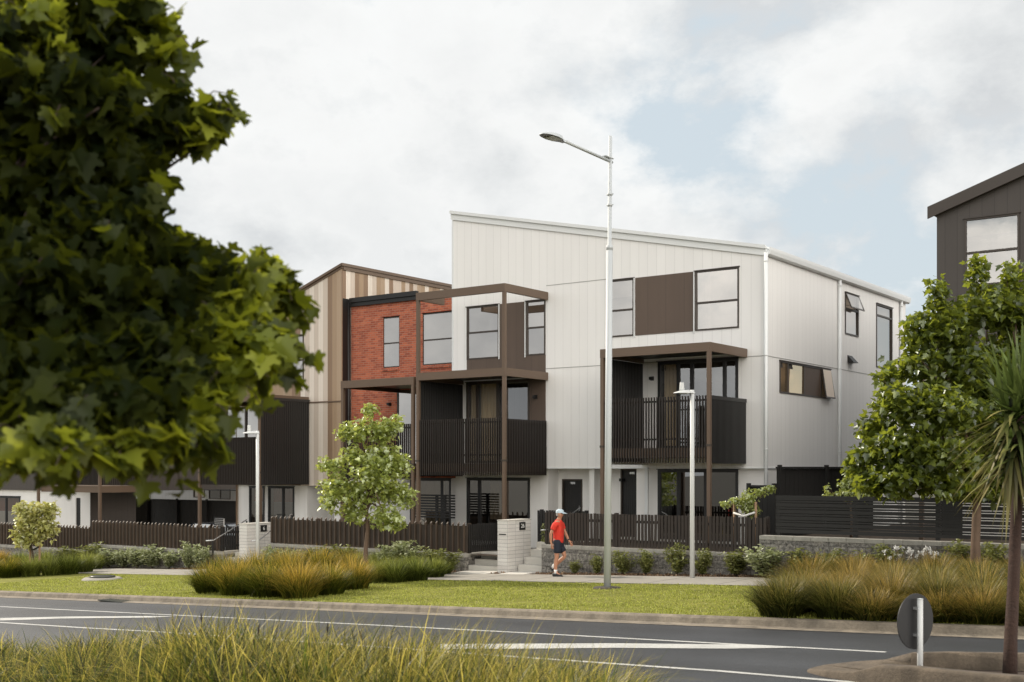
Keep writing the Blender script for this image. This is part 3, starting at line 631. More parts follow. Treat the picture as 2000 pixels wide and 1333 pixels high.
wall_light(wh, xY(1044, YF - .1), YF - .015, zY(1044, 776, YF)); wall_light(wh, xY(1271, YF - .1), YF, zY(1271, 740, YF)); wall_light(wh, xY(1196, YG), YR, zY(1196, 938, YG)); wall_light(wh, xY(1147, YG), YR, zY(1147, 1000, YR))
MB().box(xY(1260, YF - .06), xY(1266, YF - .06), YF - .09, YF - .03, 0.4, 2.9).build('downpipe', m_white_metal, wh)

def balcony(root, xl, xr, yfp, ywall, zf, zs0, zs1, zbeam, ztop=None, left_screen=True, right='fins', deck=True, gl=None):
    """bronze steel balcony: posts, roof frame, slatted front and side, deck and privacy screen"""
    pw = 0.10; g = gl if gl is not None else gz(xl)
    for x in (xl, xr):
        o = MB().box(x - pw / 2, x + pw / 2, yfp - pw / 2, yfp + pw / 2, g, (ztop or zbeam)).build('pergola_post', m_bronze, root)
        z = zs0 + (zs1 - zs0) * 0.26
        MB().box(x - pw / 2 - .012, x + pw / 2 + .012, yfp - pw / 2 - .012, yfp + pw / 2 + .012, z - .03, z + .03).build('collar', m_frame, o)
    def ringbeam(z, h, nm, roof=True):
        mb = MB(); y0, y1 = yfp - pw / 2 - .006, ywall - .02
        mb.box(xl - pw / 2 - .006, xr + pw / 2 + .006, y0, y0 + pw + .012, z - h, z)
        mb.box(xr - pw / 2 + .0, xr + pw / 2 + .006, y0 + pw + .012, y1, z - h, z)
        mb.box(xl - pw / 2 - .006, xl + pw / 2, y0 + pw + .012, y1 if roof else y0 + 1.3, z - h, z)
        mb.build(nm, m_bronze, root)
    ringbeam(zbeam, 0.24, 'pergola_beam')
    MB().box(xl + .056, xr - .056, yfp + .06, ywall - .03, zbeam - .12, zbeam - .04).build('canopy_soffit', m_char, root)
    if ztop: ringbeam(ztop, 0.24, 'pergola_beam', False)
    if deck: MB().box(xl + .07, xr - .01, yfp + .09, ywall - .03, zf - .28, zf - .02).build('deck', m_bronze, root)
    fins(root, 'x', yfp, xl + .06, xr - .06, zs0, zs1, m_bronze_fin)
    if right == 'fins': fins(root, 'y', xr, yfp + .08, ywall - .04, zs0, zs1 - .03, m_bronze_fin)
    if right == 'solid': rib_screen(root, 'y', xr, yfp + .06, ywall - .04, zs0 - .02, zs1 - .1, m_char, .07, name='side_balustrade')
    if left_screen: rib_screen(root, 'y', xl, yfp + .08, ywall - .03, zs0 - .04, zbeam - .25, m_char, .085, frame=False)
YP = 28.75
balcony(wh, xY(817, YP), xY(985, YP), YP, YF, FA, zY(900, 929, YP), zY(817, 821, YP), zY(817, 729, YP), zY(817, 573, YP), gl=0.2)
balcony(wh, xY(1177, YP), xY(1385, YP), YP, YF, FB, zY(1190, 905, YP), zY(1190, 780, YP), zY(1177, 683, YP), None, right='solid', gl=0.5)
MB().box(xY(1190, YP), xY(1253, YF), YP + .1, YF - .03, 3.0, 3.06).build('soffit_panel', m_white_plain, wh)

# ================================================================ red brick house
YK = 31.5; XKL = -30.08
bk = thing('townhouse', 'narrow red brick townhouse between the striped metal house and the white house', 'house', (-27.5, 37.0, 0.2))
R1 = rect(748, 780, 621, 719.5, YK); R2 = rect(825, 893, 616, 712, YK); R3 = (xY(775, YK), xY(826, YK), 2.95, zY(775, 764, YK))
R2 = (R2[0], R2[1], R1[2], R1[3]); RG = (xY(800, YK), xY(880, YK), 0.4, zY(820, 935, YK))
ZK = zY(684, 592, YK)
wall(bk, 'x', YK, XKL, XL, 2.55, ZK, m_brick, [R1, R2, R3]); wall(bk, 'x', YK + .02, XKL, XL, -0.2, 2.55, m_white_plain, [RG])
MB().box(XKL, XL - .01, YK + .15, 42, ZK, ZK + .05).build('roof', m_char, bk)
MB().box(XKL + .05, xY(818, YK) , YK - .16, YK - .01, ZK - .02, ZK + .14).box(XKL + .05, xY(818, YK), YK - .10, YK - .01, ZK - .16, ZK - .03).build('gutter', m_black, bk)
downpipe(bk, xY(681, YK - .1), YK - .1, 0.0, ZK, .05, m_black)
for r in (R1, R2):
    mb = MB(); n = int((r[1] - r[0] + .1) / .08)
    for i in range(n):
        u = r[0] - .05 + i * .08; mb.hexa([(u, YK - .05, r[2] - .115), (u + .07, YK - .05, r[2] - .115), (u + .07, YK + .05, r[2] - .09), (u, YK + .05, r[2] - .09)], [(u, YK - .05, r[2] - .03), (u + .07, YK - .05, r[2] - .03), (u + .07, YK + .05, r[2] - .002), (u, YK + .05, r[2] - .002)])
    mb.build('brick_sill', m_brick, bk)
window(bk, 'x', YK, *R1, hs=[zY(748, 672, YK)], d0=.03, behind=m_blind, bh=.5); window(bk, 'x', YK, *R2, hs=[zY(748, 672, YK)], d0=.03, behind=m_blind)
window(bk, 'x', YK, *R3, glass=m_glass_up, d0=.01, fw=.07, behind=m_blind, name='balcony_door')
w = window(bk, 'x', YK, *RG, vs=[xY(862, YK)], glass=m_glass_low, d0=.01, fw=.08, fmat=m_black, name='ranch_slider'); curtain(w, 'x', YK, RG[0] + .1, xY(855, YK), .5, RG[3], m_curtain, .03, .2, .4)
wall_light(bk, xY(762, YK), YK, zY(762, 790, YK))
MB().add([(XKL, YK + 4, 0), (XL, YK + 4, 0), (XL, YK + 4, ZK), (XKL, YK + 4, ZK)], [(0, 1, 2, 3)]).build('inner_wall', m_dark_inside, bk)
balcony(bk, xY(668, YP) + .05, xY(808, YP) - .02, YP, YK, 2.95, zY(740, 935, YP), zY(700, 831, YP), zY(668, 745, YP), None, left_screen=False, right='none', gl=0.1)
# horizontal slat screen by its terrace
hsn = thing('slat_screen', 'low black horizontal slat screen in front of the brick house terrace window', 'screen', (xY(850, 30.0), 30.0, 0.3))
mb = MB(); u0, u1 = xY(812, 30.0), xY(889, 30.0)
for i in range(9):
    z = zY(850, 1012, 30.0) + i * .088; mb.box(u0, u1, 29.98, 30.0, z, z + .055)
mb.build('slats', m_fenceblack, hsn)
mb = MB()
for u in (u0 + .02, (u0 + u1) / 2, u1 - .5): mb.box(u, u + .09, 30.001, 30.06, 0.2, zY(850, 968, 30.0))
mb.build('post', m_fenceblack, hsn)

# ================================================================ striped house
YS = 31.07; XSL, XSR = -35.75, -30.10
st = thing('townhouse', 'townhouse clad in vertical tan and brown metal stripes with a steep single slope roof', 'house', (-33, 37.0, 0.0))
zs_r, zs_l = zY(668, 523, YS), zY(560, 588, YS); sl = (zs_r - zs_l) / (xY(668, YS) - xY(560, YS)); ZS = lambda x: zs_r + (x - XSR) * sl
ZG = 2.25
T1 = rect(564.5, 593.5, 657, 748, YS); T2 = rect(470, 531, 668, 752, YS); T3 = (xY(440, YS), xY(515, YS), 2.65, zY(500, 795, YS))
T2 = (T2[0], T2[1], T1[2], T1[3])
wall(st, 'x', YS, XSL, XSR, ZG, ZS, m_stripes, [T1, T2, T3])
wall(st, 'y', XSR, YS, 44.0, ZG, ZS(XSR), m_stripes)
MB().add([(XSR + .004, YS + .02, -.2), (XSR + .004, YK - .003, -.2), (XSR + .004, YK - .003, ZK + .12), (XSR + .004, YS + .02, ZK + .12)], [(0, 1, 2, 3)]).build('dark_strip', m_black, st)  # narrow black sheet on the side wall beside the brick front
MB().add([(XSL, YS, -.6), (XSL, 44, -.6), (XSL, 44, ZS(XSL)), (XSL, YS, ZS(XSL))], [(0, 1, 2, 3)]).build('wall', m_stripes, st)
MB().add([(XSL, YS + 4, -.6), (XSR, YS + 4, -.6), (XSR, YS + 4, ZS(XSR)), (XSL, YS + 4, ZS(XSL))], [(0, 1, 2, 3)]).build('inner_wall', m_dark_inside, st)
mb = MB()
for y0, y1, d0, d1 in ((YS - .03, YS + .02, -.02, .14), (YS - .09, YS - .031, .06, .15)):
    mb.hexa([(XSL, y0, ZS(XSL) + d0), (XSR + .03, y0, ZS(XSR) + d0), (XSR + .03, y1, ZS(XSR) + d0), (XSL, y1, ZS(XSL) + d0)], [(XSL, y0, ZS(XSL) + d1), (XSR + .03, y0, ZS(XSR) + d1), (XSR + .03, y1, ZS(XSR) + d1), (XSL, y1, ZS(XSL) + d1)])
mb.box(XSR, XSR + .05, YS + .021, 44, ZS(XSR) - .08, ZS(XSR) + .14); mb.box(XSR + .051, XSR + .09, YS - .09, 44, ZS(XSR) + .05, ZS(XSR) + .15)
MB().hexa([(XSL, YS + .021, ZS(XSL) + .05), (XSR - .001, YS + .021, ZS(XSR) + .05), (XSR - .001, 44, ZS(XSR) + .05), (XSL, 44, ZS(XSL) + .05)], [(XSL, YS + .021, ZS(XSL) + .11), (XSR - .001, YS + .021, ZS(XSR) + .11), (XSR - .001, 44, ZS(XSR) + .11), (XSL, 44, ZS(XSL) + .11)]).build('roof', m_bronze, st)
mb.build('barge_flashing', m_bronze, st)
zj = zY(620, 786, YS); MB().box(xY(603, YS), XSR - .02, YS - .04, YS - .003, zj - .02, zj + .02).build('flashing', m_bronze, st)
window(st, 'x', YS, *T1, hs=[zY(593, 703, YS)], behind=m_blind); window(st, 'x', YS, *T2, behind=m_blind); window(st, 'x', YS, *T3, vs=[xY(480, YS)], behind=m_blind, fw=.07, name='sliding_door')
# ground floor: white piers, curtained sliders, porch
YSg = 31.2; u = lambda p, Y=YSg: xY(p, Y)
GS1 = (u(487), u(517), -.1, ZG - .05); GS2 = (u(524), u(575), -.1, ZG - .05)
wall(st, 'x', YSg, XSL, u(600), -0.7, ZG, m_white_plain, [GS1, GS2]); wall(st, 'y', u(600), YSg, 32.6, -.7, ZG, m_white_plain)
DS = (u(628, 32.6), u(652, 32.6), 0.0, 2.1); wall(st, 'x', 32.6, u(600), XSR, -.7, ZG, m_white_plain, [DS])
MB().box(DS[0] + .03, DS[1] - .03, 32.64, 32.68, DS[2], DS[3]).build('front_door', m_black, st)
MB().box(u(655, 31.3), u(666, 31.3), 31.25, 31.9, -.7, ZG).build('pier', m_white_plain, st)
MB().add([(XSL, YS, ZG), (XSR, YS, ZG), (XSR, 32.6, ZG), (XSL, 32.6, ZG)], [(0, 1, 2, 3)]).build('porch_soffit', m_white_plain, st)
m_red_reflection = M('red_reflection_paint', (0.42, 0.13, 0.08), 0.8, 0.2, 3.0)  # red reflections of the low windows, painted on cloth behind the glass
for g_, c_ in ((GS1, m_curtain_blue), (GS2, m_curtain_blue)):
    w = window(st, 'x', YSg, *g_, vs=[(g_[0] + g_[1]) / 2 + (.1 if g_ is GS2 else 0)], glass=m_glass_low, fw=.07, fmat=m_black, name='ranch_slider')
    curtain(w, 'x', YSg, g_[0] + .05, g_[1] - .05, 0, 1.62, c_, .035, .13, .22); curtain(w, 'x', YSg, g_[0] + .05, g_[1] - .05, 1.62, ZG - .1, m_red_reflection, .03, .16, .21)  # upper red strip stands in for a reflection
balcony(st, xY(390, YP), xY(510, YP) - .06, YP, YS, 2.65, zY(505, 948, YP), zY(450, 855, YP), zY(505, 770, YP), None, left_screen=False, right='none', gl=-.6)
xq = xY(510, YP); rib_screen(st, 'y', xq, YP, YS - .03, zY(510, 948, YP), zY(510, 781, YP), m_char, .1, .06)
MB().box(xq - .05, xq + .05, YP - .17, YP - .06, -.6, zY(510, 948, YP)).build('pergola_post', m_bronze, st)

# ================================================================ dark house on the right
XD = -9.2
dk = thing('townhouse', 'dark grey-brown board-clad townhouse behind the leafy tree at the right edge', 'house', (-3, 37.0, 0.9))
m_darkclad = M_boards('dark_cladding', (0.062, 0.052, 0.045), groove=0.5, streak=0.15)
ZD = lambda x: zY(1832, 411, YF) + (x - XD) * 0.335
DW = rect(1884, 1991, 429, 561, YF); DW2 = (xY(1830, YF), xY(1930, YF), 3.6, 5.9)
wall(dk, 'x', YF, XD, 4, 3.2, ZD, m_darkclad, [DW, DW2])
window(dk, 'x', YF, *DW, hs=[zY(1990, 485, YF)], behind=m_blind, bh=.25, glass=m_glass_mid); window(dk, 'x', YF, *DW2, vs=[xY(1880, YF)], glass=m_glass_black, fw=.08, name='sliding_door')
wall(dk, 'x', YG, XD, 4, .4, 3.2, m_white_plain, [(xY(1836, YG), xY(1880, YG), .5, zY(1836, 955, YG))])
MB().box(xY(1836, YG) + .02, xY(1880, YG) - .02, YG + .05, YG + .1, .5, zY(1836, 955, YG)).build('front_door', m_black, dk)
for a, b in (((XD, YF), (XD, 43)), ((4, YF), (4, 43))): MB().add([(a[0], a[1], .3), (b[0], b[1], .3), (b[0], b[1], ZD(b[0])), (a[0], a[1], ZD(a[0]))], [(0, 1, 2, 3)]).build('wall', m_darkclad, dk)
MB().add([(XD, YF + 5, .3), (4, YF + 5, .3), (4, YF + 5, ZD(4)), (XD, YF + 5, ZD(XD))], [(0, 1, 2, 3)]).build('inner_wall', m_dark_inside, dk)
mb = MB().hexa([(XD - .18, YF - .14, ZD(XD - .18)), (4.2, YF - .14, ZD(4.2)), (4.2, 43, ZD(4.2)), (XD - .18, 43, ZD(XD - .18))], [(XD - .18, YF - .14, ZD(XD - .18) + .13), (4.2, YF - .14, ZD(4.2) + .13), (4.2, 43, ZD(4.2) + .13), (XD - .18, 43, ZD(XD - .18) + .13)])
mb.build('roof', m_darkclad, dk)
MB().hexa([(XD - .18, YF - .19, ZD(XD - .18) - .16), (4.2, YF - .19, ZD(4.2) - .16), (4.2, YF - .141, ZD(4.2) - .16), (XD - .18, YF - .141, ZD(XD - .18) - .16)], [(XD - .18, YF - .19, ZD(XD - .18) + .14), (4.2, YF - .19, ZD(4.2) + .14), (4.2, YF - .141, ZD(4.2) + .14), (XD - .18, YF - .141, ZD(XD - .18) + .14)]).build('barge_flashing', m_frame, dk)
balcony(dk, xY(1800, YP), xY(1990, YP), YP, YF, 3.6, zY(1800, 880, YP), zY(1800, 775, YP), zY(1800, 690, YP), None, left_screen=True, right='fins', gl=.7)

# ================================================================ house and yard on the left, seen under the tree
XE = xY(196, YF); XE0 = XE - 9.0
lf = thing('townhouse', 'dark-clad townhouse with white ground floor piers, mostly hidden behind the foreground tree at left', 'house', (XE - 4, 37, -.8))
wall(lf, 'x', YF, XE0, XE, 1.9, lambda x: 8.6 + (x - XE) * .2, m_darkclad, [(XE - 4, XE - 2.5, 5.6, 7.4)]); wall(lf, 'y', XE, YF, 43, 1.9, 8.6, m_darkclad)
window(lf, 'x', YF, XE - 4, XE - 2.5, 5.6, 7.4, hs=[6.5], behind=m_blind)
MB().hexa([(XE0, YF - .1, 6.8), (XE + .1, YF - .1, 8.62), (XE + .1, 43, 8.62), (XE0, 43, 6.8)], [(XE0, YF - .1, 6.95), (XE + .1, YF - .1, 8.77), (XE + .1, 43, 8.77), (XE0, 43, 6.95)]).build('roof', m_char, lf)
v = lambda p: xY(p, YG)
wall(lf, 'x', YG, XE0, v(176), -1.2, 1.9, m_white_plain, [(v(148), v(157), -.7, 1.6), (v(-20), v(40), -.7, 1.6)]); wall(lf, 'y', v(176), YG, 33.5, -1.2, 1.9, m_darkclad, name='side_wall'); MB().add([(XE0, 33.5, -1.2), (v(176), 33.5, -1.2), (v(176), 33.5, 1.9), (XE0, 33.5, 1.9)], [(0, 1, 2, 3)]).build('rear_wall', m_white_plain, lf); MB().add([(XE0, YF, 1.9), (XE, YF, 1.9), (XE, 43, 1.9), (XE0, 43, 1.9)], [(0, 1, 2, 3)]).build('carport_soffit', m_white_plain, lf)
MB().box(v(148), v(157), YG + .04, YG + .08, -.7, 1.6).build('front_door', m_black, lf)
w = window(lf, 'x', YG, v(-20), v(40), -.7, 1.6, vs=[v(12)], glass=m_glass_low, fw=.08, fmat=m_black, name='ranch_slider'); curtain(w, 'x', YG, v(-18), v(38), .9, 1.6, m_red_reflection, .03, .2, .3)  # red band here is a painted reflection
MB().add([(XE0, YF + 4, 1.9), (XE, YF + 4, 1.9), (XE, YF + 4, 8.4), (XE0, YF + 4, 6.6)], [(0, 1, 2, 3)]).build('inner_wall', m_dark_inside, lf)
balcony(lf, xY(75, YP), xY(195, YP), YP, YF, 2.2, zY(195, 948, YP), zY(150, 862, YP), zY(195, 770, YP), None, left_screen=False, right='fins', gl=-1.0)
# grey garages at the back of the yard
YZ = 44.0
rr = thing('garage_block', 'pale grey garage block at the back of the yard left of the striped house', 'garage', (xY(330, YZ), YZ, -1))
m_grey = M_boards('grey_cladding', (0.36, 0.355, 0.345), pitch=.3, groove=.6); q = lambda p: xY(p, YZ)
wall(rr, 'x', YZ, q(150), q(480), -1.2, 4.4, m_grey, [(q(378), q(400), zY(378, 972, YZ), zY(378, 958, YZ) + .2), (q(408), q(450), zY(408, 975, YZ), zY(408, 957, YZ) + .2), (q(212), q(246), .6, 2.0)])
MB().box(q(150), q(480), YZ - .05, YZ + 6, 4.4, 4.6).build('roof', m_char, rr)
mb = MB().box(q(285), q(480), YZ - .03, YZ - .002, zY(330, 957, YZ), zY(330, 957, YZ) + .05); mb.build('flashing', m_black, rr)
downpipe(rr, q(293), YZ - .08, -1, 4.4, .06, m_white_metal)
window(rr, 'x', YZ, q(378), q(400), zY(378, 972, YZ), zY(378, 958, YZ) + .2, glass=m_glass_up, behind=m_curtain); window(rr, 'x', YZ, q(408), q(450), zY(408, 975, YZ), zY(408, 957, YZ) + .2, vs=[q(430)], glass=m_glass_black)
w = window(rr, 'x', YZ, q(212), q(246), .6, 2.0, vs=[q(230)], glass=m_glass_low, behind=m_red_reflection)  # red backing sheet paints the reflection
MB().add([(q(150), YZ + 4, -1), (q(480), YZ + 4, -1), (q(480), YZ + 4, 4.4), (q(150), YZ + 4, 4.4)], [(0, 1, 2, 3)]).build('inner_wall', m_dark_inside, rr)
# ---------------------------------------------------------------- garden walls, fences, steps
def ret_wall(label, x0, x1, y, zt, ret_l=False, ret_r=False):
    t = thing('retaining_wall', label, 'wall', ((x0 + x1) / 2, y, zt - .8))
    mb = MB(); zb = gz(x0) - .3
    mb.box(x0, x1, y, y + .28, zb, zt - .1)
    if ret_r: mb.box(x1 - .28, x1, y + .281, y + 1.5, zb, zt - .1)
    if ret_l: mb.box(x0, x0 + .28, y + .281, y + 1.5, zb, zt - .1)
    mb.build('wall_blocks', m_block, t)
    mb = MB(); n = max(1, round((x1 - x0) / .43))
    for i in range(n):
        a, b = x0 + (x1 - x0) * i / n, x0 + (x1 - x0) * (i + 1) / n
        mb.box(a + .003, b - .003, y - .02 + random.uniform(-.004, .004), y + .3, zt - .1, zt + random.uniform(-.003, .003))
    if ret_r: mb.box(x1 - .3, x1 + .02, y + .301, y + 1.5, zt - .1, zt)
    if ret_l: mb.box(x0 - .02, x0 + .3, y + .301, y + 1.5, zt - .1, zt)
    mb.build('wall_cap', m_cap, t, bevel=.006)
    return t
m_cap = M('stone_cap', (0.33, 0.315, 0.28), 0.9, 0.35, 3.0, 0.8, 30, fine=.25)
WB0, WB1 = -18.85, xY(1483, 27.0); WA0, WA1 = -29.9, -21.55; WL0, WL1 = -39.7, -32.35
ret_wall('grey split-stone retaining wall behind the walking man and the tall lamp post', WB0, WB1, 27.3, .77, ret_l=True)
ret_wall('split-stone retaining wall under the slat fence in front of the brick house', WA0, WA1, 27.3, .40, True, True)
ret_wall('low split-stone retaining wall left of the far entry steps, lined with silvery shrubs', WL0, WL1, 27.3, .02, ret_r=True)
ret_wall('lowest retaining wall at the left edge behind the small staked tree', -56, WL0, 27.32, -.23)
ret_wall('higher pale block retaining wall under the black horizontal fence at right', WB1, 6, 27.0, 1.25, ret_l=False)
def yard(name, x0, x1, y0, y1, z, mat):
    o = MB().add([(x0, y0, z), (x1, y0, z), (x1, y1, z), (x0, y1, z)], [(0, 1, 2, 3)]).build(name, mat); o['kind'] = 'structure'
yard('yard', -18.9, WB1 + .1, 27.5, 31.5, .72, m_soil); yard('yard', WA0, -20.3, 27.5, 31.6, .36, m_soil); yard('yard', -56, WL1 + 1.8, 27.5, 44.5, -.55, m_conc); yard('yard', WB1 + .1, 8, 27.2, 45, 1.15, m_soil); yard('porch_paving', -21.3, -18.0, 28.6, 31.8, .42, m_conc); yard('side_path', XR, WB1 + .1, 27.5, 45, .715, m_conc)
def steps(label, x0, x1, y0, zb, zt, n):
    t = thing('concrete_steps', label, 'steps', ((x0 + x1) / 2, y0, zb)); r = (zt - zb) / n
    mb = MB()
    for i in range(n): mb.box(x0 + .001 * i, x1 - .001 * i, y0 + .3 * i, y0 + .3 * (i + 1) if i < n - 1 else y0 + 2.2, zb - .3, zb + r * (i + 1))
    mb.build('treads', m_conc_light, t, bevel=.008); return t
def slab(x0, x1, y0=26.45, y1=27.42):
    o = MB().hexa([(x0, y0, gz(x0) - .1), (x1, y0, gz(x1) - .1), (x1, y1, gz(x1) - .1), (x0, y1, gz(x0) - .1)], [(x0, y0, gz(x0) + .016), (x1, y0, gz(x1) + .016), (x1, y1, gz(x1) + .03), (x0, y1, gz(x0) + .03)]).build('entry_slab', m_conc_light); o['kind'] = 'structure'
steps('pale concrete steps left of the white letterbox pillar', WA1 + .03, -20.2, 27.42, gz(-21), .40, 3); slab(WA1 + .03, -20.2)
steps('concrete steps between the white pillar and the stone wall behind the walking man', -19.74, WB0 - .03, 27.42, gz(-19.3), .76, 4); slab(-19.74, WB0 - .03)
steps('concrete steps left of the far grey letterbox pillar', WL1 + .05, -30.92, 27.42, gz(-31.6), -.02, 3); slab(WL1 + .05, -30.92)
steps('concrete steps right of the far grey letterbox pillar behind the lamp', -30.44, WA0 - .03, 27.42, gz(-30.2), .38, 5); slab(-30.44, WA0 - .03)
m_num = M('number_white', (0.75, 0.75, 0.72), 0.5)
def pillar(label, x0, x1, y0, y1, zt, txt):
    t = thing('letterbox_pillar', label, 'pillar', ((x0 + x1) / 2, (y0 + y1) / 2, gz(x0)))
    MB().box(x0, x1, y0, y1, gz(x0) - .2, zt - .03).build('blockwork', m_whiteblock, t, bevel=.006)
    MB().box(x0 - .012, x1 + .012, y0 - .012, y1 + .012, zt - .03, zt).build('cap', m_conc_light, t, bevel=.006)
    yc = y0 + (y1 - y0) * .62; hw = .14
    p = MB().box(x1 + .002, x1 + .016, yc - hw, yc + hw, zt - .30, zt - .08).build('number_plate', m_black, t)
    cu = bpy.data.curves.new('digits', 'FONT'); cu.body = txt; cu.size = .17; cu.align_x = 'CENTER'; cu.align_y = 'CENTER'; cu.extrude = .003
    tmp = bpy.data.objects.new('tmp', cu); COL.objects.link(tmp); dg = bpy.context.evaluated_depsgraph_get()
    me = bpy.data.meshes.new_from_object(tmp.evaluated_get(dg)); bpy.data.objects.remove(tmp)
    me.materials.clear(); me.materials.append(m_num)
    me.transform(Matrix.Translation(Vector((x1 + .021, yc, zt - .19)) - wloc(p)) @ Matrix.Rotation(math.pi / 2, 4, 'Z') @ Matrix.Rotation(math.pi / 2, 4, 'X'))
    link('digits', me, p)
    if txt == '26': MB().box(x0 + .06, x1 - .06, y0 - .004, y0 + .002, zt - .42, zt - .39).build('mail_slot', m_black, t)
    return t
pillar('white block letterbox pillar with number 26 between the two flights of steps', -20.15, -19.79, 27.0, 28.12, 1.43, '26')
pillar('smaller far letterbox pillar numbered 6 behind the short left lamp', -30.9, -30.5, 27.0, 28.15, 1.05, '6')
def fence_run(mb, x0, x1, y, z0, z1, style):
    if style == 'picket':
        n = int((x1 - x0) / .098)
        for i in range(n):
            x = x0 + (i + .5) * (x1 - x0) / n; j = random.uniform(-.008, .008); k = random.uniform(-.012, .012)
            mb.hexa([(x - .036 + k, y, z0), (x + .036 + k, y, z0), (x + .036 + k, y + .02, z0), (x - .036 + k, y + .02, z0)], [(x - .036 + j, y, z1 + j), (x + .036 + j, y, z1 + j), (x + .036 + j, y + .02, z1 + j), (x - .036 + j, y + .02, z1 + j)])
    else:
        n = int((x1 - x0) / .102)
        for i in range(n):
            x = x0 + (i + .5) * (x1 - x0) / n; z = z1 + random.uniform(-.012, .012); h = .0485; y_ = y + .03 + random.uniform(-.004, .004)
            mb.hexa([(x - h, y_, z0), (x + h, y_, z0), (x + h, y_ + .02, z0), (x - h, y_ + .02, z0)], [(x - h, y_, z - .05), (x + h, y_, z - .05), (x + h, y_ + .02, z - .05), (x - h, y_ + .02, z - .05)])
def battens(x0, x1, y, z0, z1):
    mb = MB(); n = int((x1 - x0) / .204)
    for i in range(n):
        x = x0 + (i + .5) * (x1 - x0) / n; z = z1 + random.uniform(-.015, .015); w = .019 + random.uniform(-.003, .003)
        mb.hexa([(x - w, y - .035, z0), (x + w, y - .035, z0), (x + w, y + .024, z0), (x - w, y + .024, z0)], [(x - w, y - .035, z), (x + w, y - .035, z), (x + w, y + .024, z + .055), (x - w, y + .024, z + .055)])
    return mb
def fence(label, x0, x1, y, z0, z1, style, mat, ret=None, cat='fence'):
    t = thing('picket_fence', label, cat, ((x0 + x1) / 2, y, z0)); mb = MB(); fence_run(mb, x0, x1, y, z0, z1, style); mb.build('pickets', m_fencedark if style == 'louvre' else mat, t)
    if style == 'louvre': battens(x0, x1, y, z0, z1).build('battens', mat, t)  # lighter brown battens carry the sunlit slat edges in their colour
    mb = MB()
    for z in (z0 + .15, z1 - .2): mb.box(x0, x1, y + .085, y + .13, z - .035, z + .035)
    mb.build('rail', mat, t)
    k = max(2, round((x1 - x0) / 2.2) + 1)
    for i in range(k):
        x = x0 + .05 + (x1 - x0 - .1) * i / (k - 1); MB().box(x - .045, x + .045, y + .131, y + .22, z0 - .2, z1 + .02).build('post', mat, t)
    if ret:
        xs, y0, y1 = ret; mb = MB(); n = int((y1 - y0) / .1)
        for i in range(n):
            yy = y0 + (i + .5) * (y1 - y0) / n; mb.box(xs - .02, xs, yy - .036, yy + .036, z0, z1 + random.uniform(-.01, .01))
        mb.box(xs - .06, xs - .021, y0, y1, z1 - .24, z1 - .17).box(xs - .06, xs - .021, y0, y1, z0 + .12, z0 + .19)
        mb.build('side_pickets', m_fenceblack, t)
    return t
FY = 27.42
m_fencewarm = M('warm_dark_fence', (0.028, 0.020, 0.015), .65, .4, 3.0, .2, 30)
m_fencedark = M('shaded_fence', (0.045, 0.033, 0.024), .7, .4, 3.0, .2, 30)  # darker copy of the fence brown paints shade between the slat edges
fence('dark stained picket fence on the stone wall behind the walking man', WB0 + .02, WB1, FY, .79, 1.66, 'picket', m_fencewarm, ret=(WB0 + .05, FY + .1, 29.2))
fence('brown louvred picket fence behind the small round-headed tree', WA0 + .02, WA1 - .02, FY, .42, 1.25, 'louvre', m_fencebrown, ret=(WA1, FY + .05, 28.9))
fence('long brown louvred picket fence with raised fins left of the far handrail', WL0, WL1 - .05, FY, .04, .87, 'louvre', m_fencebrown, ret=(WL1 - .02, FY + .05, 29.0))
fence('brown louvred picket fence at the far left behind the staked tree', -56, WL0 - .02, FY, -.21, .64, 'louvre', m_fencebrown)
fence('short black picket fence standing back by the white house porch', -20.6, -18.9, 29.6, .45, 1.62, 'picket', m_fenceblack)
# horizontal slat fence on the right wall
hf = thing('slat_fence', 'black horizontal board fence on top of the pale block wall at right', 'fence', (-5, 27.35, 1.26))
mb = MB(); x0 = xY(1515, 27.35); z = 1.31; i = 0
while z < 2.15:
    h = .085 if i % 2 == 0 else .04; mb.box(x0, 6, 27.34, 27.36, z, z + h); z += h + .017; i += 1
mb.box(x0, 6, 27.335, 27.365, 2.155, 2.215); mb.build('boards', m_fenceblack, hf)
for k in range(8): MB().box(x0 + .02 + k * 1.9, x0 + .11 + k * 1.9, 27.362, 27.45, 1.0, 2.2).build('post', m_fenceblack, hf)
def board_fence(label, p, q, z0, z1, post_every=1.5):
    """tall close-boarded fence from p to q"""
    t = thing('board_fence', label, 'fence', (p[0], p[1], z0)); d = Vector((q[0] - p[0], q[1] - p[1], 0)); Ln = d.length; d.normalize(); nrm = Vector((d.y, -d.x, 0)); ang = math.atan2(d.y, d.x)
    mb = MB(); n = int(Ln / .15)
    for i in range(n):
        c = Vector((p[0], p[1], 0)) + d * (i + .5) * Ln / n; mb.rbox((c.x, c.y), Ln / n - .006, .018, z0, z1 - .05, ang)
    mb.build('boards', m_fenceblack, t)
    k = max(2, round(Ln / post_every) + 1)
    for i in range(k):
        c = Vector((p[0], p[1], 0)) + d * (.05 + (Ln - .1) * i / (k - 1)) + nrm * .06; MB().rbox((c.x, c.y), .09, .09, z0, z1 + .05, ang).build('post', m_fenceblack, t)
    c = Vector((p[0], p[1], 0)) + d * Ln / 2 + nrm * .02; MB().rbox((c.x, c.y), Ln, .13, z1 - .049, z1, ang).rbox((c.x + nrm.x * .03, c.y + nrm.y * .03), Ln, .045, z0 + .1, z0 + .2, ang).build('rail', m_fenceblack, t)
    return t
yq = 30.2; board_fence('tall black close-boarded fence in front of the right side of the white house', (xY(1517, yq), yq), (xY(1700, 33.5), 33.5), .7, zY(1517, 912, yq))
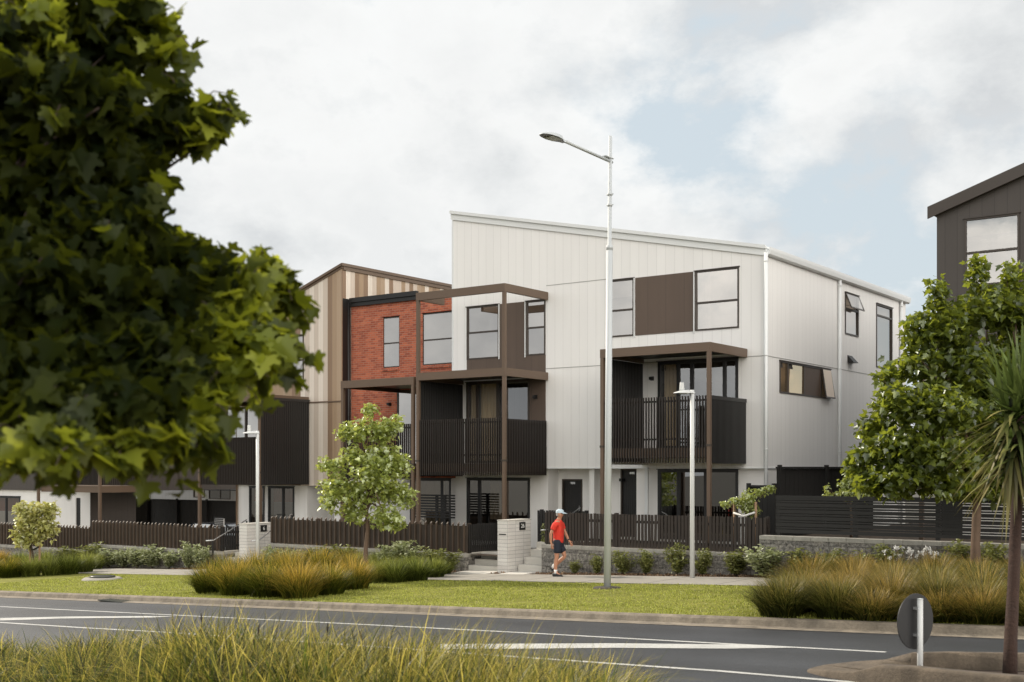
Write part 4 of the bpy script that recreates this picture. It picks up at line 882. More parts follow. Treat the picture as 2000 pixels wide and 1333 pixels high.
board_fence('black board fence half hidden by the staked creeper beside the white house', (xY(1462, 29.4), 29.4), (xY(1518, 29.2), 29.2), .7, zY(1490, 948, 29.4))
board_fence('black framed board fence closing the yard seen left of the far entry', (xY(198, 36), 36), (xY(290, 37.0), 37.0), -.6, zY(200, 974, 36))
board_fence('black board fence in two steps behind the parked dark car', (xY(291, 38.2), 38.2), (xY(468, 38.0), 38.0), -.6, zY(350, 976, 38.2), 2.5)
# hand rails
def handrail(label, x, y0, y1, zg0, zg1, h=.85, foot=True):
    t = thing('handrail', label, 'handrail', (x, y0, zg0))
    o = MB().box(x - .022, x + .022, y0 - .022, y0 + .022, zg0 - .1, zg0 + h - .06).build('post', m_black, t)
    MB().box(x - .02, x + .02, y1 - .02, y1 + .02, zg1 - .1, zg1 + h - .06).build('post', m_black, t)
    MB().tube([(x, y0 - .3, zg0 + h - .03), (x, y0 + .02, zg0 + h - .03), (x, y1, zg1 + h - .02)], .021, 8).build('rail', m_steel, t)
handrail('steel handrail on a black post left of the far letterbox pillar', WL1 + .12, 27.0, 28.5, gz(-32), .1, 1.0)
handrail('steel handrail on a black post right of the far letterbox pillar', WA0 - .06, 27.0, 28.5, gz(-30), .35, 1.0)
handrail('sloping steel handrail behind the walking man', WB0 + .05, 27.5, 29.2, .35, .9, .85)
# manhole set in the lawn
mp = gp(200, 1133); mh = thing('manhole', 'round concrete manhole surround with a dark iron lid in the lawn at left', 'manhole', mp)
MB().lathe(mp, [(.62, -.05), (.60, .03), (.52, .075), (.36, .085), (.36, .06)], 28).build('surround', m_conc, mh)
MB().lathe(mp + Vector((0, 0, .09)), [(.37, 0), (.37, .035), (.33, .042)], 28).build('lid', m_lampdark, mh)

dp = gp(345, 1163, RD); dr = thing('storm_drain', 'dark storm drain grate in the gutter before the golden tussocks', 'drain', dp)
mb = MB(); dz = gz(dp.x) + RD + .012
for k in range(9): mb.box(dp.x - .45 + k * .1, dp.x - .40 + k * .1, KY - .32, KY - .02, dz, dz + .022)
mb.box(dp.x - .47, dp.x + .47, KY - .35, KY - .321, dz, dz + .024).box(dp.x - .47, dp.x + .47, KY - .019, KY + .005, dz, dz + .024); mb.build('grate', m_lampdark, dr)
MB().box(dp.x - .46, dp.x + .46, KY - .33, KY + .02, dz - .01, dz - .002).build('pit', m_black, dr)
# ---------------------------------------------------------------- lamps and sign
lp = gp(1186, 1150); hp = zY(1193, 266, lp.y) - lp.z; lean = .05
lt = thing('street_lamp', 'tall pale grey street lamp with a long outreach arm over the road', 'street lamp', lp)
def lx(z): return lp.x + lean * z / hp * 1.6
P0 = lambda z: (lx(z), lp.y, lp.z + z)
zj1 = zY(1190, 485, lp.y) - lp.z; zarm = zY(1191, 316, lp.y) - lp.z
MB().tube([P0(-.1), P0(zj1)], [.080, .069], 20).build('pole', m_pole, lt)
MB().tube([P0(zj1 - .04), P0(zj1 + .06), P0(zj1 + .065), P0(hp)], [.075, .073, .046, .040], 16).build('upper_pole', m_pole, lt)
for z in (zY(1191, 380, lp.y) - lp.z, zY(1191, 401, lp.y) - lp.z):
    MB().lathe(P0(z), [(.055, -.03), (.055, .03)], 16).tube([(lx(z) - .09, lp.y, lp.z + z), (lx(z) + .09, lp.y, lp.z + z)], .012, 6).build('clamp', m_pole, lt)
aL = 2.45; tip = Vector((lx(zarm), lp.y - aL, lp.z + zarm + .06))
arm = MB().tube([(lx(zarm), lp.y + .08, lp.z + zarm), (lx(zarm), lp.y - aL + .55, lp.z + zarm + .05)], .034, 12).box(lx(zarm) - .05, lx(zarm) + .05, lp.y - .25, lp.y + .09, lp.z + zarm + .065, lp.z + zarm + .085).build('arm', m_pole, lt)
def lamp_head(root, c, ln, w, h, mt, md, ml, axis=(0, -1)):
    """flat tapered luminaire, rear at c, pointing along axis; returns its body"""
    ax_ = Vector((axis[0], axis[1], 0)).normalized(); sd = Vector((-ax_.y, ax_.x, 0)); prof = [(0, .28, .4), (.12, .34, .62), (.3, .8, 1), (.55, 1, .9), (.8, .86, .6), (.96, .55, .3), (1, .3, .16)]
    vs = []; fs = []; n = 10
    for t, ww, hh in prof:
        for k in range(n):
            a = math.pi * k / (n - 1); x = math.cos(a) * w / 2 * ww; z = math.sin(a) ** .7 * h * hh
            p = Vector(c) + ax_ * t * ln + sd * x + Vector((0, 0, z)); vs.append(p)
    for i in range(len(prof) - 1):
        for k in range(n - 1): fs.append((i * n + k, i * n + k + 1, (i + 1) * n + k + 1, (i + 1) * n + k))
    b = MB().add(vs, fs + [tuple(range(n)), tuple((len(prof) - 1) * n + k for k in range(n))], True).build('lamp_head', mt, root)
    q = [Vector(c) + ax_ * t * ln + sd * s * w / 2 * ww + Vector((0, 0, -.001)) for s, seq in ((1, prof), (-1, prof[::-1])) for t, ww, hh in seq]
    MB().add(q, [tuple(range(len(q)))]).build('underside', md, b)
    q = [Vector(c) + ax_ * t * ln + sd * s * w * .36 + Vector((0, 0, -.012)) for s, t in ((1, .34), (1, .72), (-1, .72), (-1, .34))]
    MB().add(q + [p + Vector((0, 0, .011)) for p in q], [(0, 1, 2, 3), (0, 1, 5, 4), (1, 2, 6, 5), (2, 3, 7, 6), (3, 0, 4, 7)]).build('lens', ml, b)
    return b
b = lamp_head(lt, (lx(zarm), lp.y - aL + .6, lp.z + zarm + .01), .84, .33, .12, m_pole, m_lampdark, m_lens)
MB().lathe(lp, [(.32, -.03), (.31, .03), (.14, .045)], 20).build('mowing_collar', M('dark_collar', (0.06, 0.05, 0.04), .95, .3, 8), lt)
def short_lamp(label, px, py, ptop, Yp=26.15):
    x = xY(px, Yp); g = gz(x); zt = zY(px, ptop, Yp); t = thing('path_lamp', label, 'street lamp', (x, Yp, g))
    MB().tube([(x, Yp, g - .1), (x, Yp, g + 2.2), (x, Yp, zt)], [.060, .054, .050], 16).build('pole', m_pole_white, t)
    d = Vector((-.72, -.69, 0)).normalized()
    b = lamp_head(t, (x + d.x * -.06, Yp + d.y * -.06, zt - .085), .52, .34, .085, m_pole_white, m_lampdark, m_lens, d)
    c = Vector((x, Yp, zt)) + d * .26
    MB().lathe((c.x, c.y, zt + .005), [(.062, -.03), (.06, .02), (.052, .15), (.0482, .17)], 14).build('photocell', m_pole_white, b)
    return t
short_lamp('short white footpath lamp with a cone photocell in front of the right balcony', 1352, 1130, 762)
short_lamp('short white footpath lamp rising beside the far letterbox pillar into the leaves', 503, 1100, 842)
sp0 = gp(1797, 1321, -.05); sx_ = sp0
rs = thing('road_sign', 'dark back of a round road sign on a pale post on the traffic island', 'road sign', sp0)
zc = zY(1794, 1215, sp0.y); vd = Vector((-.93, .355, 0)).normalized()         # disc faces the traffic coming from the left
sdv = Vector((-vd.y, vd.x, 0)); r = .315; cc = Vector((sp0.x, sp0.y, zc)) + vd * .06
# disc as a bevelled prism seen from behind
nn = 40; vs = []
for e, rr_ in ((0, r - .004), (.003, r), (.01, r), (.013, r - .004)):
    for k in range(nn):
        a = 2 * math.pi * k / nn; vs.append(cc + vd * e + sdv * math.cos(a) * rr_ * .98 + Vector((0, 0, math.sin(a) * rr_)))
fs = [tuple(range(nn))] + [(i * nn + k, i * nn + (k + 1) % nn, (i + 1) * nn + (k + 1) % nn, (i + 1) * nn + k) for i in range(3) for k in range(nn)] + [tuple(3 * nn + k for k in range(nn))]
MB().add(vs, fs).build('disc', M('sign_back', (0.019, 0.019, 0.020), .5, .1), rs)
MB().tube([(sp0.x, sp0.y, sp0.z - .2), (sp0.x, sp0.y, zc + .25)], .032, 14).lathe((sp0.x, sp0.y, zc + .25), [(.034, 0), (.034, .012), (.01, .016)], 14).build('post', m_pole_white, rs)
br = MB()
for z in (zc - .15, zc + .15): br.rbox((sp0.x + vd.x * .03, sp0.y + vd.y * .03), .06, .09, z - .015, z + .015, math.atan2(vd.y, vd.x))
br.build('bracket', m_steel, rs)

# ---------------------------------------------------------------- parked car behind the fence
def car(loc, rz):
    t = thing('parked_car', 'dark blue parked car, only roof and windscreen showing above the far fence', 'car', loc, rz)
    paint = M('car_paint', (0.012, 0.016, 0.022), .25, .03, spec=.6); gl = M_glass('car_glass', .35, (.12, .14, .15)); rub = M('tyre_rubber', (.02, .02, .02), .85)
    lo = [(-2.1, .35), (-2.15, .62), (-2.05, .9), (-1.2, 1.0), (1.1, .98), (1.95, .82), (2.15, .6), (2.1, .32)]
    vs = []; n = len(lo)
    for y, sc_ in ((-.86, .96), (-.89, 1), (.89, 1), (.86, .96)): vs += [(x * (.985 if sc_ < 1 else 1), y, z) for x, z in lo]
    fs = [(r_ * n + i, r_ * n + (i + 1) % n, (r_ + 1) * n + (i + 1) % n, (r_ + 1) * n + i) for r_ in range(3) for i in range(n)] + [tuple(range(n))[::-1], tuple(3 * n + i for i in range(n))]
    def put(mb, nm, mat, par=t):
        o = mb.build(nm, mat, None); o.parent = par; return o
    put(MB().add(vs, fs), 'body', paint)
    rf_ = [(-1.35, .78, 1.40), (.2, .78, 1.43), (.2, -.78, 1.43), (-1.35, -.78, 1.40)]; bt = [(-2.0, .84, .98), (1.15, .86, .97), (1.15, -.86, .97), (-2.0, -.84, .98)]
    ro = MB().hexa([(a[0], a[1] * .9, a[2] - .01) for a in rf_], [(a[0] * .96, a[1] * .82, a[2] + .035) for a in rf_])
    for a, b in zip(rf_, bt): ro.bar(b, a, .06, .07)
    put(ro, 'roof', paint)
    for i, nm in ((0, 'side_window'), (1, 'windscreen'), (2, 'side_window'), (3, 'rear_window')):
        a, b, c, d = bt[i], bt[(i + 1) % 4], rf_[(i + 1) % 4], rf_[i]; put(MB().add([a, b, c, d], [(0, 1, 2, 3)]), nm, gl)
    for x in (-1.3, 1.35):
        for y in (-.8, .8):
            w = put(MB().tube([(x, y - .1, .33), (x, y + .1, .33)], .33, 20), 'wheel', rub); put(MB().tube([(x, y - .11, .33), (x, y + .11, .33)], .19, 16), 'rim', m_steel, w)
    return t
car((xY(428, 33.6) - .6, 33.6, -.86), math.radians(195))
# louvred heat pump unit beside the car
ac = thing('slat_screen', 'small black louvred screen with pale gaps beside the parked car', 'screen', (xY(428, 29.6), 29.6, -.5))
mb = MB(); 
for i in range(7):
    z = zY(428, 1034, 29.6) + i * .07; mb.box(xY(418, 29.6), xY(436, 29.6), 29.58, 29.6, z, z + .04)
mb.build('louvres', m_fenceblack, ac); MB().box(xY(418, 29.6), xY(436, 29.6), 29.62, 29.66, -.5, zY(428, 1013, 29.6)).build('backing', m_white_plain, ac)

# ---------------------------------------------------------------- trees
def limb(mb, p, q, r0, r1, sag=.1, n=5, seg=7):
    p, q = Vector(p), Vector(q); side = Vector((random.uniform(-1, 1), random.uniform(-1, 1), random.uniform(-.3, .6))) * (q - p).length * sag
    pts = [p.lerp(q, i / n) + side * math.sin(math.pi * i / n) for i in range(n + 1)]
    mb.tube(pts, [r0 + (r1 - r0) * i / n for i in range(n + 1)], seg); return pts
def tree(name, label, base, fork, blobs, n, size, half, mat, r0, r1, bark, group=None, seed=1, tilt=-.35, trunk_pts=None, twigs=1, cat='tree', svar=.3):
    t = thing(name, label, cat, base, group=group); rng = np.random.default_rng(seed); random.seed(seed)
    mb = MB(); tp = trunk_pts or [base, Vector(base).lerp(Vector(fork), .5) + Vector((.02, .01, 0)), fork]
    k = len(tp); mb.tube([Vector(base) - Vector((0, 0, .1))] + list(tp[1:]) if False else tp, [r0 * (1.25 if i == 0 else 1) + (r1 - r0) * i / (k - 1) for i in range(k)], 12)
    tr = mb.build('trunk', bark, t)
    lb = MB()
    for b in blobs:
        s0 = Vector(tp[-1]).lerp(Vector(tp[0]), random.uniform(0, .25)) if Vector(b[0]).z < Vector(fork).z + .8 else Vector(fork)
        pts = limb(lb, s0, b[0], r1 * .6, r1 * .12, .1)
        for _ in range(twigs):
            d = Vector(rng.normal(size=3)); d.normalize(); e = Vector(b[0]) + Vector((d.x * b[1][0], d.y * b[1][1], d.z * b[1][2])) * .8; limb(lb, pts[3], e, r1 * .2, .004, .08, 4, 5)
    lb.build('limbs', bark, t)
    P = blob_points(blobs, n, rng)
    me = leaf_cloud('crown', P - np.array(base), size, half, mat, rng, tilt, svar); link('crown', me, t)
    return t
def B(px, py, D, rx, rz, rd=None, w=1.0):
    k = D / FPX; c = sp(px, py, D); return (c, (rx * k, (rd or (rx + rz) / 2) * k, rz * k), w)
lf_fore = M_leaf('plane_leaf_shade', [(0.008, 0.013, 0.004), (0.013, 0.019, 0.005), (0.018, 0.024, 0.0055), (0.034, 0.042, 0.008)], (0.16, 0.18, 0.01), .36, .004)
lf_mid = M_leaf('young_leaf', [(0.20, 0.245, 0.05), (0.33, 0.385, 0.10), (0.26, 0.315, 0.065), (0.44, 0.50, 0.19)], (0.70, 0.74, 0.12), .38, .13, .34)
lf_yel = M_leaf('lime_leaf', [(0.32, 0.32, 0.07), (0.45, 0.46, 0.17), (0.38, 0.34, 0.09), (0.55, 0.55, 0.30)], (0.66, 0.62, 0.14), .35, .10, .4)
lf_right = M_leaf('street_leaf', [(0.024, 0.038, 0.009), (0.060, 0.084, 0.014), (0.10, 0.13, 0.021), (0.22, 0.265, 0.042)], (0.52, 0.58, 0.045), .42, .07, .38)
# foreground plane tree: trunk stands outside the frame at left, crown hangs into view
D0 = 5.6
fb = [B(120, 60, 5.7, 190, 130, 200), B(20, 130, 5.4, 150, 130), B(230, 85, 5.6, 100, 85), B(270, 40, 5.8, 60, 50), B(150, 200, 5.3, 150, 90),
      B(385, 215, 5.6, 52, 62, 60, .8), B(400, 255, 5.7, 40, 42, 40, .8), B(300, 240, 5.6, 70, 70, 80, .7), B(280, 330, 5.5, 75, 55), B(130, 330, 5.5, 190, 120), B(-40, 300, 5.6, 150, 220),
      B(220, 440, 5.4, 140, 80), B(370, 490, 5.6, 75, 42), B(330, 560, 5.5, 140, 95), B(450, 510, 5.7, 40, 34, 50, .8), B(545, 545, 5.7, 40, 34, 40, .45), B(572, 560, 5.75, 20, 26, 20, .5), B(475, 570, 5.6, 70, 42), B(120, 560, 5.3, 190, 140), B(-30, 600, 5.5, 160, 250),
      B(425, 635, 5.5, 76, 66), B(528, 690, 5.6, 46, 40, 40, .7), B(548, 665, 5.5, 32, 28, 30, .6), B(300, 700, 5.2, 160, 110), B(110, 760, 5.1, 190, 120), B(385, 745, 5.4, 62, 60), B(370, 840, 5.2, 75, 60, 80, .9),
      B(230, 860, 4.9, 160, 90), B(60, 880, 4.8, 120, 85), B(330, 920, 5.0, 60, 34, 50, .8), B(410, 905, 5.1, 45, 30, 40, .8), B(150, 905, 4.7, 60, 36, 50, .6), B(60, 925, 4.6, 70, 26, 50, .6)]
def pull(b_):
    c_ = Vector(b_[0]); d_ = c_.dot(Vector((-S_, C_, 0))); u_ = c_.dot(Vector((C_, S_, 0))) / d_ * FPX + CX; v_ = HY - (c_.z - EYE) / d_ * FPX
    du = -26 * max(0, min(1, (u_ - 250) / 200)); dv = -72 * max(0, min(1, (v_ - 700) / 180)); return (sp(u_ + du, v_ + dv, d_),) + tuple(b_[1:])
fb = [pull(b_) for b_ in fb]
ft = sp(-300, 1200, 5.8); ft.z = gz(ft.x); fk = sp(-170, 640, 5.7)
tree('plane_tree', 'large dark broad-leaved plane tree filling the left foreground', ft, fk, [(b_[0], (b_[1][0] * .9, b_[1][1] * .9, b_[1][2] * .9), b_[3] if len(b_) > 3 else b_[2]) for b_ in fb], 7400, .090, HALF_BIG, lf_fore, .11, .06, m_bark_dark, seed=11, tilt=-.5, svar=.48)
# lighter leaves along the crown edge: the bright rim is put into colour
lf_edge = M_leaf('plane_leaf_lit_edge', [(0.025, 0.035, 0.006), (0.06, 0.08, 0.01), (0.15, 0.18, 0.02), (0.34, 0.37, 0.045)], (0.75, 0.78, 0.05), .52, .02)
plane = [o for o in bpy.data.objects if o.name == 'plane_tree'][0]
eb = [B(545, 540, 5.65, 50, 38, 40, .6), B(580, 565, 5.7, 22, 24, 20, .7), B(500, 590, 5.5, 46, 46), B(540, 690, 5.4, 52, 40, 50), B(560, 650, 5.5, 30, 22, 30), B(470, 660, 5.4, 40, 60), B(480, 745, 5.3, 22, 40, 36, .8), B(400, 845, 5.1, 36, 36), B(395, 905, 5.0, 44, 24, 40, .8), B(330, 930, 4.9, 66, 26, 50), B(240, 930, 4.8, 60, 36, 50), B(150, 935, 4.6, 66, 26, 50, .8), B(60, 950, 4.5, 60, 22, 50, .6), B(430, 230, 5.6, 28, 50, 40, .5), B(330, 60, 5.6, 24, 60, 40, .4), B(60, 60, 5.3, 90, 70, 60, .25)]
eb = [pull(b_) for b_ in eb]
rng = np.random.default_rng(21)
link('lit_edge_leaves', leaf_cloud('lit_edge_leaves', blob_points(eb, 760, rng, .55) - np.array(plane.location), .10, HALF_BIG, lf_edge, rng, -.5, .35), plane)
# loose sprigs: thin twigs with alternate leaves poking out of the crown
sg = MB(); LP = []; LA = []
for c_, r_, w_ in fb + eb:
    for _ in range(4):
        d = Vector(rng.normal(size=3)); d.normalize(); a_ = Vector((c_[0] + d.x * r_[0] * .5, c_[1] + d.y * r_[1] * .5, c_[2] + d.z * r_[2] * .5)); ln = rng.uniform(.09, .19); e_ = a_ + d * ln + Vector((0, 0, -.25 * ln))
        sg.tube([a_, a_.lerp(e_, .5) + Vector((0, 0, .03)), e_], [.004, .003, .0018], 5)
        for q in np.linspace(.35, 1, 5): LP.append(np.array(a_.lerp(e_, q)) + rng.normal(0, .012, 3))
link_tw = sg.build('twigs', m_bark_dark, plane); link_tw['kind'] = 'stuff'
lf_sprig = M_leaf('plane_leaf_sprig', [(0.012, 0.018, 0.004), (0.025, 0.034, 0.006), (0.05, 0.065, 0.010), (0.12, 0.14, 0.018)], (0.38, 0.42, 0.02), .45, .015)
link('sprig_leaves', leaf_cloud('sprig_leaves', np.array(LP) - np.array(plane.location), .088, HALF_BIG, lf_sprig, rng, -.6, .4), plane)
# small round-headed tree in the kerbside bed
b0 = Vector((xY(716, 23.6), 23.6, 0)); b0.z = gz(b0.x); Dm = dY(716, 23.6)
mb_ = [B(722, 803, Dm, 16, 20, 16), B(706, 842, Dm, 40, 26), B(752, 842, Dm, 32, 26), B(775, 828, Dm - .2, 14, 18), B(672, 846, Dm, 18, 22), B(690, 890, Dm, 30, 22), B(745, 890, Dm, 36, 28), B(638, 906, Dm, 20, 16), B(660, 912, Dm, 20, 20), B(775, 910, Dm, 32, 28),
       B(725, 925, Dm - .4, 48, 34), B(655, 955, Dm - .3, 34, 36), B(700, 965, Dm, 40, 30), B(752, 958, Dm + .3, 46, 30), B(645, 985, Dm, 20, 16), B(790, 972, Dm, 28, 22), B(700, 1008, Dm, 26, 20, 30, .7), B(752, 1010, Dm - .3, 34, 26), B(775, 1022, Dm, 22, 16), B(680, 1000, Dm, 20, 20, 20, .6)]
tree('street_tree', 'young street tree with pale green ragged crown in the kerbside bed before the brick house', b0, sp(716, 1000, Dm), mb_, 4700, .118, HALF_MID, lf_mid, .065, .04, m_bark, seed=5, trunk_pts=[b0, sp(714, 1075, Dm), sp(718, 1035, Dm), sp(716, 1000, Dm), sp(722, 930, Dm)], tilt=-.2)
# small staked tree far left
b1 = Vector((xY(68, 23.8), 23.8, 0)); b1.z = gz(b1.x); Dl = dY(68, 23.8)
yb_ = [B(42, 992, Dl, 14, 14), B(72, 1000, Dl, 26, 20), B(98, 1000, Dl, 16, 18), B(52, 1020, Dl, 26, 18), B(86, 1028, Dl, 28, 18), B(38, 1046, Dl, 18, 14), B(66, 1050, Dl, 26, 14), B(98, 1040, Dl, 16, 14), B(45, 1062, Dl, 18, 10)]
t_ = tree('street_tree', 'small yellow-green staked street tree at the far left before the brown fence', b1, sp(58, 1050, Dl), yb_, 1500, .14, HALF_MID, lf_yel, .045, .03, m_bark_dark, seed=6, tilt=-.2)
for dx in (-.28, .28): MB().box(b1.x + dx - .025, b1.x + dx + .025, b1.y - .025, b1.y + .025, b1.z - .1, b1.z + 1.0).build('stake', m_timber, t_)
MB().tube([(b1.x - .28, b1.y - .03, b1.z + .92), (b1.x - .05, b1.y - .06, b1.z + .84), (b1.x + .06, b1.y - .06, b1.z + .85), (b1.x + .28, b1.y - .03, b1.z + .95)], .035, 6).build('tie', m_black, t_)
# big tree at right
b2 = Vector((xY(1906, 25.4), 25.4, 0)); b2.z = gz(b2.x); Dr = dY(1906, 25.4)
rb = [B(1908, 535, Dr, 22, 40, 25, .7), B(1975, 540, Dr, 26, 40, 30, .7), B(1830, 575, Dr, 24, 36, 28, .8), B(1930, 600, Dr, 70, 46), B(1850, 640, Dr, 55, 48), B(1990, 620, Dr, 50, 50), B(1790, 650, Dr, 30, 44), B(1800, 710, Dr, 50, 40), B(1880, 720, Dr, 80, 60), B(1970, 720, Dr, 70, 70), B(1735, 735, Dr, 32, 30, 30, .9), B(1760, 790, Dr - .4, 60, 40),
      B(1840, 800, Dr - .6, 80, 55), B(1940, 820, Dr, 90, 70), B(1705, 835, Dr, 34, 30, 30, .9), B(1750, 870, Dr - .4, 70, 40), B(1690, 895, Dr, 36, 26, 30, .8), B(1830, 890, Dr - .7, 80, 45), B(1920, 910, Dr, 80, 50), B(1760, 930, Dr - .5, 50, 30, 60, .8), B(1830, 945, Dr - .5, 60, 26, 60, .8), B(2030, 680, Dr, 70, 120), B(2040, 850, Dr, 80, 110), B(1665, 915, Dr, 22, 18, 20, .6), B(1705, 945, Dr - .3, 40, 24, 40), B(1880, 955, Dr, 60, 26, 60, .8), B(1960, 950, Dr, 60, 34, 60, .8), B(1745, 962, Dr - .4, 36, 18, 40, .7)]
tree('street_tree', 'large leafy street tree in front of the dark house at right', b2, sp(1912, 930, Dr), rb, 19500, .142, HALF_MID, lf_right, .10, .075, m_bark, seed=8, trunk_pts=[b2, sp(1905, 1060, Dr), sp(1908, 990, Dr), sp(1912, 930, Dr), sp(1918, 840, Dr)], tilt=-.25)
# pale shrub in the yard behind the horizontal fence
b3 = Vector((xY(1662, 28.6), 28.6, 1.15)); D3 = dY(1662, 28.6)
tree('garden_shrub', 'pale green garden shrub rising above the black horizontal fence', b3, sp(1660, 970, D3), [B(1664, 922, D3, 14, 16), B(1655, 945, D3, 20, 16), B(1672, 950, D3, 22, 20), B(1650, 965, D3, 24, 12), B(1690, 965, D3, 16, 14), B(1615, 958, D3, 10, 12, 10, .5)], 620, .10, HALF_OVAL, lf_mid, .03, .02, m_bark, seed=9, cat='shrub')
# staked creeper
Yc = 28.2; Dc = dY(1455, Yc); xc = [xY(1434, Yc), xY(1476, Yc)]
ck = tree('staked_creeper', 'pale green creeper trained over two timber stakes beside the black fence', Vector((xY(1458, Yc), Yc, .72)), sp(1458, 1000, Dc), [B(1418, 984, Dc, 12, 7, 10), B(1434, 976, Dc, 14, 6, 10), B(1462, 972, Dc, 18, 16), B(1466, 995, Dc, 18, 14), B(1485, 962, Dc, 18, 9, 12), B(1503, 954, Dc, 14, 7, 10), B(1450, 985, Dc, 10, 12)], 900, .085, HALF_OVAL, lf_mid, .02, .015, m_bark, seed=10, cat='climber')
for x in xc: MB().tube([(x, Yc, .6), (x, Yc, zY(1434, 980, Yc))], .035, 8).build('stake', m_timber, ck)
MB().tube([(xc[0], Yc - .04, zY(1434, 1002, Yc)), ((xc[0] + xc[1]) / 2, Yc - .09, zY(1434, 1008, Yc)), (xc[1], Yc - .04, zY(1434, 1000, Yc))], .028, 6).build('tie', m_white_plain, ck)
# cabbage tree on the island
cb = sp(1972, 1345, 12.9); cb.z = gz(cb.x) - .06; Dk = 12.9
ct = thing('cabbage_tree', 'slim leaning cabbage tree with sword leaves on the traffic island at the right edge', 'tree', cb)
cp = [cb, sp(1974, 1250, Dk), sp(1979, 1150, Dk), sp(1983, 1050, Dk), sp(1987, 960, Dk), sp(1989, 860, Dk), sp(1988, 790, Dk)]
MB().tube(cp, [.080, .068, .062, .060, .062, .072, .065], 14).build('trunk', M('cabbage_bark', (0.052, 0.029, 0.021), .95, .5, 9.0, .9, 30, fine=.3), ct)
rng = np.random.default_rng(4)
def sword(name, c, n, lmin, lmax, elev_lo, elev_hi, w, mat, droop=.0):
    V = []; loops = []; tot = []; A = []; off = np.array(cb)
    for _ in range(n):
        az = rng.uniform(0, 2 * np.pi); el = math.radians(rng.uniform(elev_lo, elev_hi)); ln = rng.uniform(lmin, lmax); d = np.array([math.cos(az) * math.cos(el), math.sin(az) * math.cos(el), math.sin(el)])
        sdir = np.cross(d, [0, 0, 1]); sdir /= np.linalg.norm(sdir) + 1e-9; p0 = np.array(c) + rng.normal(0, .06, 3) * np.array([1, 1, 2.2]); b_ = len(V)
        for i, t in enumerate((0, .25, .5, .75)):
            q = p0 + d * ln * t; q = q - np.array([0, 0, 1]) * (droop * ln * t ** 2.2); hw = w * (.6, 1, .85, .5)[i] * .5; V += [q - sdir * hw - off, q + sdir * hw - off]; A += [t, t]
        q = p0 + d * ln - np.array([0, 0, 1]) * droop * ln; V.append(q - off); A.append(1)
        for i in range(3): loops += [b_ + 2 * i, b_ + 2 * i + 1, b_ + 2 * i + 3, b_ + 2 * i + 2]; tot.append(4)
        loops += [b_ + 6, b_ + 7, b_ + 8]; tot.append(3)
    return link(name, raw_mesh(name, V, loops, tot, mat, A), ct)
m_sword = M_blade('sword_leaf', (0.065, 0.10, 0.02), (0.15, 0.20, 0.05), .4, .3); m_sword_dead = M_blade('dry_sword_leaf', (0.075, 0.10, 0.025), (0.24, 0.21, 0.075), .45, .3)
sword('leaf_crown', sp(1988, 800, Dk), 170, .5, .86, 5, 88, .046, m_sword, .05); sword('leaf_crown', sp(1986, 845, Dk), 110, .5, .85, -40, 15, .05, m_sword_dead, .3)
sword('hanging_leaves', sp(1986, 870, Dk), 70, .45, .85, -75, -20, .042, m_sword_dead, .35)

# ---------------------------------------------------------------- shrubs along the walls
lf_sil = M_leaf('silver_leaf', [(0.17, 0.20, 0.075), (0.28, 0.31, 0.14), (0.45, 0.47, 0.30), (0.22, 0.24, 0.08)], (0.3, 0.34, 0.12), .25, .05)
lf_olive = M_leaf('olive_leaf', [(0.10, 0.115, 0.03), (0.17, 0.185, 0.05), (0.25, 0.25, 0.08), (0.12, 0.135, 0.04)], (0.26, 0.28, 0.06), .28, .05)
def shrub_mesh(seed, mat, n=1250):
    rng = np.random.default_rng(seed); P = []; A = []
    for _ in range(26):
        az = rng.uniform(0, 2 * np.pi); ln = rng.uniform(.45, 1.0); sp_ = rng.uniform(.05, .30); m = n // 26; t = rng.uniform(.12, 1, m) ** .8
        P.append(np.stack([np.cos(az) * sp_ * t ** 1.3 + rng.normal(0, .035, m), np.sin(az) * sp_ * t ** 1.3 + rng.normal(0, .035, m), ln * t + rng.normal(0, .02, m)], 1))
    P = np.concatenate(P); return leaf_cloud('foliage', P, .07, HALF_OVAL, mat, rng, .6, .35)
def stem_mesh(seed):
    rng = np.random.default_rng(seed); mb = MB()
    for _ in range(8):
        az = rng.uniform(0, 6.28); s_ = rng.uniform(.05, .2); mb.tube([(0, 0, -.05), (math.cos(az) * s_ * .4, math.sin(az) * s_ * .4, .3), (math.cos(az) * s_, math.sin(az) * s_, .7)], [.008, .006, .003], 5)
    me = bpy.data.meshes.new('stems'); me.from_pydata(mb.v, [], mb.f); me.materials.append(m_bark_dark); return me
SHR = [shrub_mesh(31, lf_olive), shrub_mesh(32, lf_olive), shrub_mesh(33, lf_sil), shrub_mesh(34, lf_sil, 1600)]; STM = [stem_mesh(41), stem_mesh(42)]
def shrub(px, top, wpx, k, label, Y=26.95, group=None):
    x = xY(px, Y); D = dY(px, Y); g = gz(x); h = zY(px, top, Y) - g; w = wpx / FPX * D
    t = thing('shrub', label, 'shrub', (x, Y, g), random.uniform(0, 6.28), group); t.scale = (w / .38, w / .38, h / .88)
    link('foliage', SHR[k], t); link('stems', STM[k % 2], t); return t
gB, gL, gA, gR = 'shrubs along the stone wall behind the man', 'silvery shrubs along the far left wall', 'shrubs under the brick house fence', 'shrubs along the right-hand block wall'
